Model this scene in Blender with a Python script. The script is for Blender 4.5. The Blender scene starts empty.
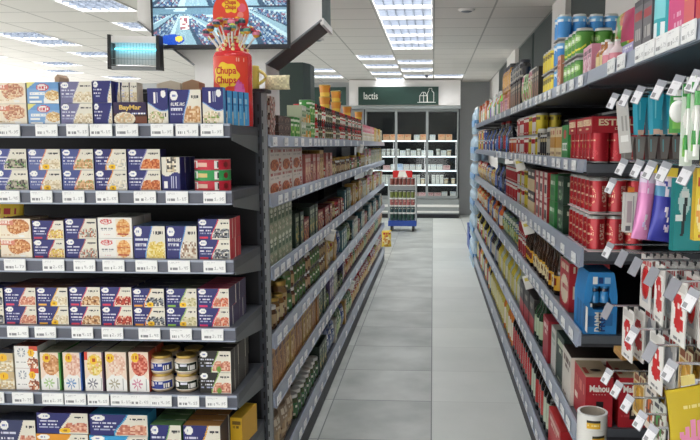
import bpy, math, random
import numpy as np
from mathutils import Vector, Matrix
PI = math.pi
SC = bpy.context.scene
COL = SC.collection
rnd = random.Random(7)

# ------------------------------------------------------------------ camera (standing in the aisle, looking down it)
FPX, PX, PY, W, H = 700.0, 395.0, 225.0, 700, 440
CAM = Vector((0, 0, 1.54))
TH, PS = math.radians(6.52), math.radians(3.09)
FWD = Vector((-math.sin(PS)*math.cos(TH), math.cos(PS)*math.cos(TH), -math.sin(TH)))
RGT = Vector((math.cos(PS), math.sin(PS), 0))
UPV = RGT.cross(FWD)
cd = bpy.data.cameras.new('camera'); cam = bpy.data.objects.new('camera', cd); COL.objects.link(cam)
m3 = Matrix((RGT, UPV, -FWD)).transposed()
cam.matrix_world = Matrix.Translation(CAM) @ m3.to_4x4()
cd.sensor_fit = 'HORIZONTAL'; cd.sensor_width = 36; cd.lens = 36*FPX/W
cd.shift_x = (W/2-PX)/W; cd.shift_y = (PY-H/2)/W
cd.clip_start = .05; cd.clip_end = 100
SC.camera = cam

def ray(x, y):
    return (FWD*FPX + RGT*(x-PX) - UPV*(y-PY)).normalized()
def at(x, y, X=None, Y=None, Z=None):
    d = ray(x, y)
    t = (X-CAM.x)/d.x if X is not None else (Y-CAM.y)/d.y if Y is not None else (Z-CAM.z)/d.z
    return CAM + d*t

# ------------------------------------------------------------------ materials
MAT = {}
def mat(name, col=(.8,.8,.8), rough=.5, metal=0.0, emis=None, strength=0.0, coat=0.0, noise=0.0, nscale=30.0, spec=.5):
    m = bpy.data.materials.new(name); m.use_nodes = True; MAT[name] = m
    nt = m.node_tree; b = nt.nodes['Principled BSDF']
    b.inputs['Roughness'].default_value = rough; b.inputs['Metallic'].default_value = metal
    b.inputs['Coat Weight'].default_value = coat; b.inputs['Specular IOR Level'].default_value = spec
    c = lin(col)
    if noise > 0:
        tc = nt.nodes.new('ShaderNodeTexCoord'); n = nt.nodes.new('ShaderNodeTexNoise'); n.inputs['Scale'].default_value = nscale
        r = nt.nodes.new('ShaderNodeMixRGB'); nt.links.new(tc.outputs['Object'], n.inputs['Vector'])
        nt.links.new(n.outputs['Fac'], r.inputs['Fac'])
        r.inputs['Color1'].default_value = (*[v*(1-noise) for v in c], 1); r.inputs['Color2'].default_value = (*[min(1, v*(1+noise)) for v in c], 1)
        nt.links.new(r.outputs['Color'], b.inputs['Base Color'])
    else:
        b.inputs['Base Color'].default_value = (*c, 1)
    if emis:
        b.inputs['Emission Color'].default_value = (*lin(emis), 1); b.inputs['Emission Strength'].default_value = strength
    return m
def lin(c):
    return tuple((v/12.92 if v <= .04045 else ((v+.055)/1.055)**2.4) for v in c[:3])
def C(h):
    return tuple(int(h[i:i+2], 16)/255 for i in (0, 2, 4))
def printmat(name, rough, metal=0.0, coat=0.0, emit=0.0):
    m = bpy.data.materials.new(name); m.use_nodes = True; MAT[name] = m
    nt = m.node_tree; b = nt.nodes['Principled BSDF']
    a = nt.nodes.new('ShaderNodeAttribute'); a.attribute_name = 'Col'
    nt.links.new(a.outputs['Color'], b.inputs['Base Color'])
    b.inputs['Roughness'].default_value = rough; b.inputs['Metallic'].default_value = metal; b.inputs['Coat Weight'].default_value = coat
    if emit > 0:
        nt.links.new(a.outputs['Color'], b.inputs['Emission Color']); b.inputs['Emission Strength'].default_value = emit
    return m
printmat('print_card', .42); printmat('print_matte', .7); printmat('print_foil', .28, .25, .2); printmat('print_can', .3, .35, .3)
printmat('print_glass', .12, 0, .5); printmat('print_screen', .25, 0, 0, .8)
mat('lid_metal', C('c9c9c6'), .3, .85); mat('lid_gold', C('c8a95c'), .35, .7); mat('lid_dark', C('24252b'), .4); mat('lid_white', C('e6e6e2'), .45); mat('lid_red', C('b41f28'), .4)
mat('shelf_grey', C('565a61'), .45, .3, noise=.08); mat('shelf_dark', C('2c2d33'), .5, .2, noise=.1); mat('panel_dark', C('1a1b20'), .6, noise=.1)
mat('post_dark', C('3a3d45'), .5, .3); mat('post_light', C('8d9092'), .5, .3, noise=.06); mat('rail', C('99a2b4'), .3, 0, coat=.3, noise=.06, nscale=14); mat('rail_dark', C('5f626e'), .35, .2, noise=.05); mat('bracket', C('747a7c'), .5, .4, noise=.06)
mat('slot', C('0b0b0e'), .8)
mat('white_paint', C('e9e7e4'), .6, noise=.02); mat('wall_white', C('e3e0dc'), .7, noise=.03, nscale=3); mat('wall_grey', C('adb0b2'), .7, noise=.05, nscale=3)
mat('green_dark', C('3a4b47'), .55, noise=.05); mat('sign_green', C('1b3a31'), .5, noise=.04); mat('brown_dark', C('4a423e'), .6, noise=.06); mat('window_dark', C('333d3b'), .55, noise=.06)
mat('black', C('141417'), .4); mat('chrome', C('c8ccd0'), .25, .9); mat('blue_plastic', C('24479a'), .4); mat('cage_metal', C('9ea4a4'), .35, .8)
mat('fridge_metal', C('9aa09f'), .4, .4, noise=.04); mat('fridge_in', C('1f2326'), .6); mat('fridge_shelf', C('e8ecec'), .4, emis=C('f4f8ff'), strength=.9)
mat('letter_white', C('f2efe6'), .5); mat('letter_gold', C('e9c66a'), .4); mat('letter_cream', C('ecd9b4'), .5); mat('letter_red', C('cf2424'), .5)
mat('tube_cyan', C('9fe8ff'), .4, emis=C('5fe0ff'), strength=3.5)
mat('lamp', C('ffffff'), .6, emis=C('fbfbfd'), strength=12.0)
mat('louvre', C('6a727d'), .5, .2)
def glass(name, tint, amount):
    m = bpy.data.materials.new(name); m.use_nodes = True; MAT[name] = m; nt = m.node_tree; nt.nodes.remove(nt.nodes['Principled BSDF'])
    t = nt.nodes.new('ShaderNodeBsdfTransparent'); t.inputs['Color'].default_value = (*lin(tint), 1)
    g = nt.nodes.new('ShaderNodeBsdfGlossy'); g.inputs['Roughness'].default_value = .05
    x = nt.nodes.new('ShaderNodeMixShader'); x.inputs['Fac'].default_value = amount
    nt.links.new(t.outputs[0], x.inputs[1]); nt.links.new(g.outputs[0], x.inputs[2]); nt.links.new(x.outputs[0], nt.nodes['Material Output'].inputs['Surface'])
glass('pane', C('f4f8f8'), .025); glass('clear_film', C('f4f6f8'), .13)

# ------------------------------------------------------------------ mesh builder
class MB:
    def __init__(s): s.v = []; s.f = []; s.c = []; s.m = []; s.sm = []
    def q(s, pts, col=(.8,.8,.8), mi=0, sm=False):
        b = len(s.v); s.v += [tuple(p) for p in pts]; s.f.append(tuple(range(b, b+len(pts)))); s.c.append(col); s.m.append(mi); s.sm.append(sm)
    def box(s, x0, y0, z0, x1, y1, z1, col=(.8,.8,.8), mi=0):
        b = len(s.v)
        s.v += [(x0,y0,z0),(x1,y0,z0),(x1,y1,z0),(x0,y1,z0),(x0,y0,z1),(x1,y0,z1),(x1,y1,z1),(x0,y1,z1)]
        for f in ((0,3,2,1),(4,5,6,7),(0,1,5,4),(1,2,6,5),(2,3,7,6),(3,0,4,7)):
            s.f.append(tuple(b+i for i in f)); s.c.append(col); s.m.append(mi); s.sm.append(False)
        return s
    def grid(s, o, du, dv, art, mi=0, warp=None, sm=False):
        """art rows run top to bottom; o is the lower corner, du along the columns, dv up"""
        h, w = art.shape[:2]; b = len(s.v); o = Vector(o); du = Vector(du); dv = Vector(dv)
        for j in range(h+1):
            for i in range(w+1):
                p = o + du*(i/w) + dv*(j/h)
                s.v.append(tuple(warp(p, i/w, j/h)) if warp else tuple(p))
        for j in range(h):
            for i in range(w):
                a = b+j*(w+1)+i
                s.f.append((a, a+1, a+w+2, a+w+1)); s.c.append(tuple(art[h-1-j, i])); s.m.append(mi); s.sm.append(sm)
        return s
    def lathe(s, prof, segs, colfn, cx=0, cy=0, mi=0, phase=0.0, flip=False):
        """prof: (r, z) from the bottom up; colfn(u, k) with u round the axis (0.5 = front, -y)"""
        b = len(s.v); n = len(prof)
        for r, z in prof:
            for i in range(segs):
                a = 2*PI*i/segs + PI/2 + phase
                s.v.append((cx + r*math.cos(a), cy + r*math.sin(a), z))
        for k in range(n-1):
            for i in range(segs):
                j = (i+1) % segs
                s.f.append((b+k*segs+i, b+k*segs+j, b+(k+1)*segs+j, b+(k+1)*segs+i)); s.c.append(colfn((i+.5)/segs, k)); s.m.append(mi); s.sm.append(True)
        s.f.append(tuple(b+i for i in reversed(range(segs)))); s.c.append(colfn(.5, 0)); s.m.append(mi); s.sm.append(False)
        s.f.append(tuple(b+(n-1)*segs+i for i in range(segs))); s.c.append(colfn(.5, n-2)); s.m.append(mi); s.sm.append(False)
        return s
    def tube(s, pts, r, segs=8, col=(.8,.8,.8), mi=0):
        b = len(s.v); pts = [Vector(p) for p in pts]; n = len(pts)
        for k, p in enumerate(pts):
            t = (pts[min(k+1, n-1)] - pts[max(k-1, 0)]).normalized()
            u = t.cross(Vector((0,0,1)) if abs(t.z) < .9 else Vector((1,0,0))).normalized(); w = t.cross(u)
            for i in range(segs):
                a = 2*PI*i/segs; s.v.append(tuple(p + (u*math.cos(a) + w*math.sin(a))*r))
        for k in range(n-1):
            for i in range(segs):
                j = (i+1) % segs; s.f.append((b+k*segs+i, b+(k+1)*segs+i, b+(k+1)*segs+j, b+k*segs+j)); s.c.append(col); s.m.append(mi); s.sm.append(True)
        for e, rev in ((0, False), (n-1, True)):
            f = [b+e*segs+i for i in range(segs)]; s.f.append(tuple(f if not rev else f[::-1])); s.c.append(col); s.m.append(mi); s.sm.append(False)
        return s
    def ball(s, c, rx, ry=None, rz=None, segs=12, rings=8, colfn=None, col=(.8,.8,.8), mi=0):
        ry = ry or rx; rz = rz or rx; b = len(s.v)
        for j in range(1, rings):
            p = -PI/2 + PI*j/rings
            for i in range(segs):
                a = 2*PI*i/segs; s.v.append((c[0]+rx*math.cos(p)*math.cos(a), c[1]+ry*math.cos(p)*math.sin(a), c[2]+rz*math.sin(p)))
        s.v.append((c[0], c[1], c[2]-rz)); s.v.append((c[0], c[1], c[2]+rz)); lo = b+(rings-1)*segs; hi = lo+1
        def put(f, j, i):
            s.f.append(f); s.c.append(colfn(i/segs, j/rings) if colfn else col); s.m.append(mi); s.sm.append(True)
        for i in range(segs):
            k = (i+1) % segs
            put((lo, b+k, b+i), 0, i); put((hi, b+(rings-2)*segs+i, b+(rings-2)*segs+k), rings-1, i)
            for j in range(rings-2):
                put((b+j*segs+i, b+j*segs+k, b+(j+1)*segs+k, b+(j+1)*segs+i), j+1, i)
        return s
    def prism(s, poly, y0, y1, col=(.8,.8,.8), mi=0, axis='y', mis=None):
        """poly in (x, z), counter-clockwise seen from -y, extruded along y"""
        n = len(poly); b = len(s.v)
        def P(a, c, t): return (a, t, c) if axis == 'y' else (t, a, c) if axis == 'x' else (a, c, t)
        s.v += [P(a, c, y0) for a, c in poly] + [P(a, c, y1) for a, c in poly]
        fs = [tuple(b+i for i in range(n)), tuple(b+n+i for i in reversed(range(n)))] + [(b+i, b+n+i, b+n+(i+1) % n, b+(i+1) % n) for i in range(n)]
        for k, f in enumerate(fs):
            s.f.append(f); s.c.append(col); s.m.append((mis[k] if mis else mi)); s.sm.append(False)
        return s
    def mesh(s, name):
        me = bpy.data.meshes.new(name); me.from_pydata(s.v, [], s.f)
        me.polygons.foreach_set('material_index', s.m); me.polygons.foreach_set('use_smooth', s.sm)
        at_ = me.color_attributes.new('Col', 'BYTE_COLOR', 'CORNER')
        ln = np.array([len(f) for f in s.f]); cc = np.ones((len(s.f), 4), np.float32); cc[:, :3] = np.array(s.c, np.float32)[:, :3]
        at_.data.foreach_set('color_srgb', np.repeat(cc, ln, axis=0).ravel())
        if any(s.sm): me.set_sharp_from_angle(angle=math.radians(40))
        me.update(); return me
    def obj(s, name, mats='print_card', parent=None, loc=(0,0,0), rz=0):
        me = s.mesh(name)
        for m in ([mats] if isinstance(mats, str) else mats): me.materials.append(MAT[m])
        return link(name, me, parent, loc, rz)
def link(name, data, parent=None, loc=(0,0,0), rz=0):
    o = bpy.data.objects.new(name, data); COL.objects.link(o); o.location = loc; o.rotation_euler = (0,0,rz)
    if parent is not None: o.parent = parent
    return o
def tag(o, label=None, cat=None, group=None, kind=None):
    if label: o['label'] = label
    if cat: o['category'] = cat
    if group: o['group'] = group
    if kind: o['kind'] = kind
    return o
def empty(name, loc=(0,0,0), rz=0):
    return link(name, None, None, loc, rz)
def structure(o): o['kind'] = 'structure'; return o
def copy_tree(o, parent=None):
    c = o.copy(); COL.objects.link(c)
    if parent is not None: c.parent = parent
    for ch in o.children: copy_tree(ch, c)
    return c
def text_mesh(s, size, extr=.0006, spacing=1.0, fat=0.0):
    cu = bpy.data.curves.new('lettering', 'FONT'); cu.body = s; cu.size = size; cu.extrude = extr; cu.offset = fat
    cu.align_x = 'CENTER'; cu.align_y = 'CENTER'; cu.space_character = spacing; cu.resolution_u = 3
    o = bpy.data.objects.new('lettering', cu); COL.objects.link(o)
    me = bpy.data.meshes.new_from_object(o.evaluated_get(bpy.context.evaluated_depsgraph_get()))
    bpy.data.objects.remove(o); bpy.data.curves.remove(cu); me.name = 'lettering'; return me
def lettering(s, size, m, parent, loc, rot=(PI/2,0,0), spacing=1.0, fat=0.0, name='lettering', width=None, wrap=None):
    me = text_mesh(s, size, spacing=spacing, fat=fat)
    if width:
        xs = [v.co.x for v in me.vertices]; k = width/max(1e-6, max(xs)-min(xs))
        for v in me.vertices: v.co.x *= k
    if wrap:                                   # bend round a vertical cylinder of that radius; text stands up first
        for v in me.vertices:
            a = v.co.x/wrap; r = wrap + v.co.z; v.co = (r*math.sin(a), v.co.y, r*math.cos(a)-wrap)
    me.materials.append(MAT[m]); o = link(name, me, parent, loc); o.rotation_euler = rot; return o

# ------------------------------------------------------------------ printed art (colour grids)
F3 = {'A':'25755','B':'65656','C':'34443','D':'65556','E':'74647','F':'74644','G':'34553','H':'55755','I':'72227','J':'11152','L':'44447','M':'57755','N':'57775','O':'25552','P':'65644','R':'65655','S':'34216','T':'72222','U':'55557','V':'55522','Y':'55222','X':'55255','K':'55655','Z':'71247',
      '0':'25552','1':'26227','2':'61247','3':'61216','4':'55711','5':'74616','6':'34652','7':'71222','8':'25252','9':'25316',',':'00024',' ':'00000','-':'00700'}
class Art:
    def __init__(s, w, h, bg, seed=0):
        s.w, s.h = w, h; s.a = np.ones((h, w, 3))*np.array(bg); s.r = np.random.RandomState(seed+1)
        s.X, s.Y = np.meshgrid((np.arange(w)+.5)/w, (np.arange(h)+.5)/h)
    def m(s, mask, c): s.a[mask] = c; return s
    def rect(s, x0, y0, x1, y1, c): return s.m((s.X >= x0) & (s.X < x1) & (s.Y >= y0) & (s.Y < y1), c)
    def ell(s, cx, cy, rx, ry, c): return s.m(((s.X-cx)/rx)**2 + ((s.Y-cy)/ry)**2 < 1, c)
    def food(s, mask, cols, blk=2):
        n = s.r.randint(0, len(cols), (s.h//blk+2, s.w//blk+2)); n = np.kron(n, np.ones((blk, blk), int))[:s.h, :s.w]
        s.a[mask] = np.array(cols)[n][mask]; return s
    def scrib(s, x0, y0, x1, y1, c, p=.75):
        on = s.r.rand(s.w) < p
        return s.m((s.X >= x0) & (s.X < x1) & (s.Y >= y0) & (s.Y < y1) & on[None, :], c)
    def text(s, t, x, y, c, k=1):
        X0, Y0 = int(x*s.w), int(y*s.h)
        for ch in t:
            for j, row in enumerate(F3.get(ch, '00000')):
                for i in range(3):
                    if int(row) >> (2-i) & 1:
                        s.a[max(0, Y0+j*k):max(0, Y0+(j+1)*k), max(0, X0+i*k):max(0, X0+(i+1)*k)] = c
            X0 += 4*k
        return s
    def speck(s, amt):
        s.a = np.clip(s.a + (s.r.rand(s.h, s.w, 1)-.5)*amt, 0, 1); return s

NAVY = C('2b2d70'); CREAM = C('e4dfd0'); WHITE = C('f1f0ec')
def navy(seed, food, edge, bar=None, split=.6, flower=False, base=NAVY, w=46, h=30, title=None, top=False, cream=CREAM, oval=True):
    a = Art(w, h, base, seed); sx = split + .09*np.cos(a.Y*3.3) - .03 + .05*(1-a.Y)**3
    a.m(a.X > sx-.035, edge); a.m(a.X > sx, cream)
    a.food((a.X > sx+.015) & (a.Y > .46+.5*(a.X-.86)**2*8*(a.X > .7)) & (a.Y > .42+.3*np.maximum(0, .75-a.X)) & (a.X < .975) & (a.Y < .95), food, 2 if w < 60 else 3)
    a.scrib(split+.14, .16, .95, .24, C('3b3b40'), .7); a.scrib(split+.2, .24, .85, .27, C('77736b'), .5)
    if oval: a.ell(.15, .17, .12, .14, WHITE); a.scrib(.08, .14, .22, .2, C('7d86b8'), .6)
    if title: a.text(title, .05, .36, WHITE)
    else: a.scrib(.05, .36, .46, .44, C('d5d7e6'), .8)
    a.rect(.05, .53, .40, .61, C('e3e4ec')); a.scrib(.07, .55, .38, .6, base, .35); a.scrib(.05, .68, .44, .72, C('a9adcb'), .7)
    if bar: a.rect(.05, .86, .3, .96, bar)
    if flower: a.ell(.55, .85, .11, .13, C('f1c21c')); a.ell(.55, .85, .04, .05, C('a8761a'))
    return a
def tall(seed, food, base=NAVY, w=30, h=46, rot=False):
    a = Art(w, h, base, seed)
    cur = .52 + .12*np.sin((a.X-.3)*3.5); a.m(a.Y > cur-.03, C('7fa6d8')); a.m(a.Y > cur, CREAM); a.food((a.Y > cur+.03) & ((a.X-.4)**2/.16+(a.Y-.82)**2/.04 < 1), food)
    a.ell(.78, .16, .13, .1, WHITE)
    a.rect(.3, .1, .4, .42, WHITE); a.scrib(.48, .1, .62, .4, C('c9cde4'), .6)
    a.scrib(.72, .68, .92, .78, C('4b4b4b'), .5); return a
def generic(seed, base, acc, pic=None, w=18, h=24, band=None, lid=None, pos=.62):
    a = Art(w, h, base, seed)
    if pic: a.food(((a.X-.5)/.42)**2 + ((a.Y-pos)/.27)**2 < 1, pic)
    if band: a.rect(0, .08, 1, .3, band)
    a.scrib(.12, .12, .88, .24, acc, .8); a.scrib(.2, .3, .8, .36, acc, .55)
    a.scrib(.15, .9, .85, .95, acc, .5)
    return a
# ------------------------------------------------------------------ product builders (origin at the middle of the base, front towards -y)
def A(x): return x.a if isinstance(x, Art) else x
def face_or_art(mb, o, du, dv, c, mi=0):
    if isinstance(c, (Art, np.ndarray)): mb.grid(o, du, dv, A(c), mi)
    else:
        o = Vector(o); du = Vector(du); dv = Vector(dv); mb.q([o, o+du, o+du+dv, o+dv], c, mi)
def carton(name, w, d, h, front, side=None, top=None, m='print_card'):
    mb = MB(); x, y = w/2, d/2
    s = side if side is not None else (.5,.5,.5); t = top if top is not None else (s if not isinstance(s, (Art, np.ndarray)) else (.6,.6,.6))
    face_or_art(mb, (-x,-y,0), (w,0,0), (0,0,h), front)
    face_or_art(mb, (x,-y,0), (0,d,0), (0,0,h), s); face_or_art(mb, (-x,y,0), (0,-d,0), (0,0,h), s)
    mb.q([(x,y,0),(-x,y,0),(-x,y,h),(x,y,h)], s if not isinstance(s, (Art, np.ndarray)) else (.6,.6,.6))
    face_or_art(mb, (-x,-y,h), (w,0,0), (0,d,0), t); mb.q([(-x,y,0),(x,y,0),(x,-y,0),(-x,-y,0)], (.5,.5,.5))
    return mb.obj(name, m)
def wrapart(a, body=None):
    """colour lookup for lathe(): art wrapped with its middle at the front, repeated twice round"""
    a = A(a); h, w = a.shape[:2]
    def f(u, v):
        uu = (u*2 + .5) % 1.0
        return tuple(a[min(h-1, max(0, int((1-v)*h))), min(w-1, int(uu*w))])
    return f
def lathe_item(name, prof, segs, art, band, body, m, parent=None, sub=10):
    """prof refined in the label band (z0, z1); art there, body colour elsewhere"""
    zs = []
    for (r0, z0), (r1, z1) in zip(prof, prof[1:]):
        n = sub if (art is not None and z0 >= band[0]-1e-6 and z1 <= band[1]+1e-6 and z1-z0 > .012) else 1
        for k in range(n): zs.append((r0+(r1-r0)*k/n, z0+(z1-z0)*k/n))
    zs.append(prof[-1]); f = wrapart(art) if art is not None else None; mb = MB()
    def col(u, k):
        z = (zs[k][1]+zs[k+1][1])/2
        if f and band[0] <= z <= band[1]: return f(u, (z-band[0])/(band[1]-band[0]))
        return body(z) if callable(body) else body
    mb.lathe(zs, segs, col); return mb.obj(name, m, parent)
def can(name, r, h, art, m='print_can', segs=28, lid='lid_metal', parent=None, sub=12):
    o = lathe_item(name, [(r*.86,0),(r,.006),(r,h-.011),(r*.86,h-.002)], segs, art, (.006, h-.011), (.75,.75,.74), m, parent, sub)
    if lid:
        mb = MB(); mb.lathe([(r*.87,h-.0025),(r*.9,h),(r*.84,h),(r*.82,h-.002)], segs, lambda u,k: (.7,.7,.7)); l = mb.obj('lid', lid, o)
    return o
def tin(name, r, h, art, lid='lid_metal', m='print_card', segs=24):
    o = lathe_item(name, [(r,0),(r,h)], segs, art, (0,h), (.7,.7,.7), m, None, 10)
    mb = MB(); mb.lathe([(r,h),(r*1.02,h+.002),(r*.93,h+.002),(r*.92,h)], segs, lambda u,k:(.7,.7,.7)); mb.obj('lid', lid, o); return o
def jar(name, r, h, content, art, lid='lid_gold', segs=20, sub=6):
    hh = h*.86
    o = lathe_item(name, [(r*.85,0),(r,.008),(r,hh*.18),(r,hh*.78),(r*.97,hh*.86),(r*.78,hh)], segs, art, (hh*.18, hh*.78), content, 'print_glass', None, sub)
    mb = MB(); mb.lathe([(r*.84,hh),(r*.86,hh+.002),(r*.86,h-.002),(r*.82,h)], segs, lambda u,k:(.7,.7,.7)); mb.obj('lid', lid, o); return o
def bottle(name, r, h, glass_c, art, cap='lid_red', neck=.34, shoulder=.62, band=(.15,.55), segs=18, sub=6, neckart=None):
    b0, b1 = h*band[0], h*band[1]
    prof = [(r*.85,0),(r,.008),(r,b0),(r,b1),(r,h*shoulder),(r*.8,h*(shoulder+.08)),(r*neck*1.15,h*(shoulder+.18)),(r*neck,h*.93)]
    nc = neckart or glass_c
    o = lathe_item(name, prof, segs, art, (b0, b1), (lambda z: nc if z > h*(shoulder+.17) else glass_c), 'print_glass', None, sub)
    mb = MB(); mb.lathe([(r*neck*1.08,h*.93),(r*neck*1.1,h*.935),(r*neck*1.1,h*.995),(r*neck*.95,h)], segs, lambda u,k:(.7,.7,.7)); mb.obj('cap', cap, o); return o
def tub(name, r0, r1, h, art, lid='lid_white', segs=24):
    o = lathe_item(name, [(r0,0),(r1,h*.93)], segs, art, (0,h*.93), (.8,.7,.3), 'print_card', None, 8)
    mb = MB(); mb.lathe([(r1*1.03,h*.92),(r1*1.05,h*.94),(r1*1.05,h*.98),(r1,h)], segs, lambda u,k:(.8,.8,.8)); mb.obj('lid', lid, o); return o
def pouch(name, w, d, h, art, back=None, m='print_foil', seam=True, lean=0.0):
    a = A(art); mb = MB()
    def bulge(sign):
        def f(p, u, v):
            t = (max(0, math.sin(PI*min(1, max(0, u))))**.55)*(max(0, math.sin(PI*(v*.86+.05)))**.6) if v < .98 else 0
            return (p[0]*(1-.06*math.sin(PI*v)), sign*(.002+d/2*t) + lean*v*v, p[2])
        return f
    mb.grid((-w/2,0,0), (w,0,0), (0,0,h), a, 0, bulge(-1), True)
    mb.grid((w/2,0,0), (-w,0,0), (0,0,h), a[:, ::-1] if back is None else np.ones(a.shape)*np.array(back), 0, bulge(1), True)
    return mb.obj(name, m)
def can_pack(name, nx, ny, r, h, art, sleeve=None, m='print_can', lid='lid_metal', tray=None, hi=False):
    """cans in a block, nx across the front; the sleeve or tray holding them is the pack's own mesh"""
    w, d = nx*2*r, ny*2*r; g = .0015; mb = MB(); root = None
    if sleeve is not None:
        sa, hb = sleeve
        if hb >= 1: root = carton(name, w+.002, d+.002, h+.002, sa, sa, tuple(np.mean(A(sa).reshape(-1,3), axis=0)))
        else:
            x, y, z = w/2+g, d/2+g, h*(1-hb)
            for o, du in (((-x,-y,z),(2*x,0,0)), ((x,-y,z),(0,2*y,0)), ((x,y,z),(-2*x,0,0)), ((-x,y,z),(0,-2*y,0))): face_or_art(mb, o, du, (0,0,h-z+g), sa)
            mb.q([(-x,-y,h+g),(x,-y,h+g),(x,y,h+g),(-x,y,h+g)], tuple(A(sa)[0,0])); root = mb.obj(name, 'print_card')
    if root is None:
        mb.box(-w/2,-d/2,0,w/2,d/2,.003,tray or (.85,.83,.83)); root = mb.obj(name, 'print_card')
    c0 = None
    for i in range(nx):
        for j in range(ny):
            if sleeve is not None and sleeve[1] >= 1: continue
            if 0 < i < nx-1 and j > 0: continue
            p = (-w/2+r+2*r*i, -d/2+r+2*r*j, .003)
            if c0 is None: c0 = c = can('can', r-.0008, h-.004, art, m, 56 if hi else 20, lid, root, 30 if hi else 8)
            else: c = copy_tree(c0, root)
            c.location = p
    return root

# ------------------------------------------------------------------ placing and naming
ORD = 'first second third fourth fifth sixth seventh eighth ninth tenth eleventh twelfth thirteenth fourteenth fifteenth sixteenth seventeenth eighteenth nineteenth twentieth'.split()
ORD += ['twenty-'+o for o in ORD[:9]] + ['thirtieth'] + ['thirty-'+o for o in ORD[:9]] + ['fortieth'] + ['forty-'+o for o in ORD[:9]]
ENT = []
def note(o, look, where, pos, level='', row='', frm='from near end'):
    ENT.append((o, look, where, pos, level, row, frm)); return o
def write_labels():
    g = {}
    for e in ENT: g.setdefault((e[1], e[2], e[4], e[5]), []).append(e)
    for (look, where, lev, row), es in g.items():
        es.sort(key=lambda e: e[3])
        for k, e in enumerate(es):
            base = ' '.join(x for x in (lev, row, look) if x)
            if len(es) > 1: base = ORD[k] + ' ' + base + ' ' + e[6].replace('from the near end','from near end')
            lab = base + ', ' + where
            if len(lab.split()) > 16: print('LONG LABEL', lab)
            e[0]['label'] = lab
LEV = {1: [''], 2: ['lower', 'upper'], 3: ['lowest', 'middle', 'topmost'], 4: ['lowest', 'second-tier', 'third-tier', 'topmost'], 5: ['lowest', 'second-tier', 'third-tier', 'fourth-tier', 'topmost']}

PROTO = {}; USED = set(); SPEC = {}
def define(key, build, w, d, h, look, cat): SPEC[key] = (build, w, d, h, look, cat)
def spawn(key, loc, rz):
    if key not in PROTO:
        PROTO[key] = SPEC[key][0](); o = PROTO[key]
    else: o = copy_tree(PROTO[key])
    o.location = loc; o.rotation_euler = (0, 0, rz); o['category'] = SPEC[key][5]; return o
def solveY(px, X, Z):
    k = px-PX; b = FPX
    # k*(P.F) = f*(P.R), P = (X, Y, Z-1.54)
    return (b*X*RGT.x - k*(X*FWD.x + (Z-1.54)*FWD.z)) / (k*FWD.y - b*RGT.y)

LX, RX = -.64, .52                                  # front faces of the shelf lips either side of the aisle
LZ = [(1.58,1.535),(1.345,1.295),(1.05,1.0),(.77,.715),(.52,.465),(.19,.12)]
RZ = [(1.79,1.745),(1.49,1.447),(1.18,1.112),(.88,.825),(.535,.475),(.17,.10)]
SHN = ['top shelf', 'second shelf', 'third shelf', 'fourth shelf', 'fifth shelf', 'bottom shelf']
LAST = {}
def fill(side, sh, x0, x1, keys, n=1, rows=1, gap=.004, inset=.028, seedo=0, zadd=0.0, step=0.0, group=True):
    """facings of the given products along one shelf, between two columns of the photo, near end first"""
    X = LX if side == 'L' else RX; z = (LZ if side == 'L' else RZ)[sh][0] - .0155 + zadd
    sg = -1 if side == 'L' else 1; Xf = X + sg*inset*.8; ya, yb = sorted((solveY(x0, Xf, z+.04), solveY(x1, Xf, z+.04))); ya = max(ya, 2.750 if side == 'L' else 2.478 if sh else 0);  where = SHN[sh] + (', tins side' if side == 'L' else ', drinks side')
    lim = 9.28 if side == 'L' else 8.70; back_ = inset > .15
    if not back_ and 0 < LAST.get((side, sh), 0)-ya < .2: ya = LAST[(side, sh)]
    rz = PI/2 if side == 'L' else -PI/2; sg = -1 if side == 'L' else 1; k = -1; y = ya; left_ = 0
    while True:
        if left_ == 0:
            k += 1; left_ = 1 if len(keys) == 1 else rnd.choice((1, 2, 2, 3))
        left_ -= 1; key = keys[k % len(keys)]; _, w, d, h, look, cat = SPEC[key]
        if y + w > yb + w*.35 or y + w > lim: break
        for r in range(rows):
            for l in range(n):
                j = rnd.uniform(-.004, .004) if l == 0 else 0
                o = spawn(key, (X + sg*(inset + d/2 + r*(d+.004)) + (j if r == 0 else 0), y + w/2, z + l*(h+.0006)), rz + (rnd.uniform(-.02, .02) if n == 1 and r == 0 else 0))
                if group: o['group'] = cat + 's on the ' + where
                note(o, look, where, y + r*.0001, LEV[n][l] if n < 6 else '', '' if r == 0 else ['', 'second-row', 'third-row'][r])
        y += w + gap + step
    if not back_: LAST[(side, sh)] = max(y, LAST.get((side, sh), 0)) if y > 2.47 else 0
    return y
# ------------------------------------------------------------------ the room
mat('led', C('ffffff'), .5, emis=C('f6f9ff'), strength=5.0)
CZ = 2.90; WR = 1.22; BACK = 15.5
def nodes(name, build):
    m = bpy.data.materials.new(name); m.use_nodes = True; MAT[name] = m; nt = m.node_tree
    def N(t, **kw):
        n = nt.nodes.new(t)
        for k, v in kw.items():
            if k.startswith('i'): n.inputs[int(k[1:])].default_value = v
            else: setattr(n, k, v)
        return n
    def M(op, a, b=None, c=None):
        n = N('ShaderNodeMath', operation=op)
        for i, v in enumerate((a, b, c)):
            if v is None: continue
            if isinstance(v, (int, float)): n.inputs[i].default_value = v
            else: nt.links.new(v, n.inputs[i])
        return n.outputs[0]
    def MIX(f, a, b):
        n = N('ShaderNodeMixRGB')
        for i, v in ((0, f), (1, a), (2, b)):
            if isinstance(v, (int, float)): n.inputs[i].default_value = v
            elif isinstance(v, tuple): n.inputs[i].default_value = (*lin(v), 1)
            else: nt.links.new(v, n.inputs[i])
        return n.outputs[0]
    build(nt, N, M, MIX, nt.nodes['Principled BSDF'])
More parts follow.
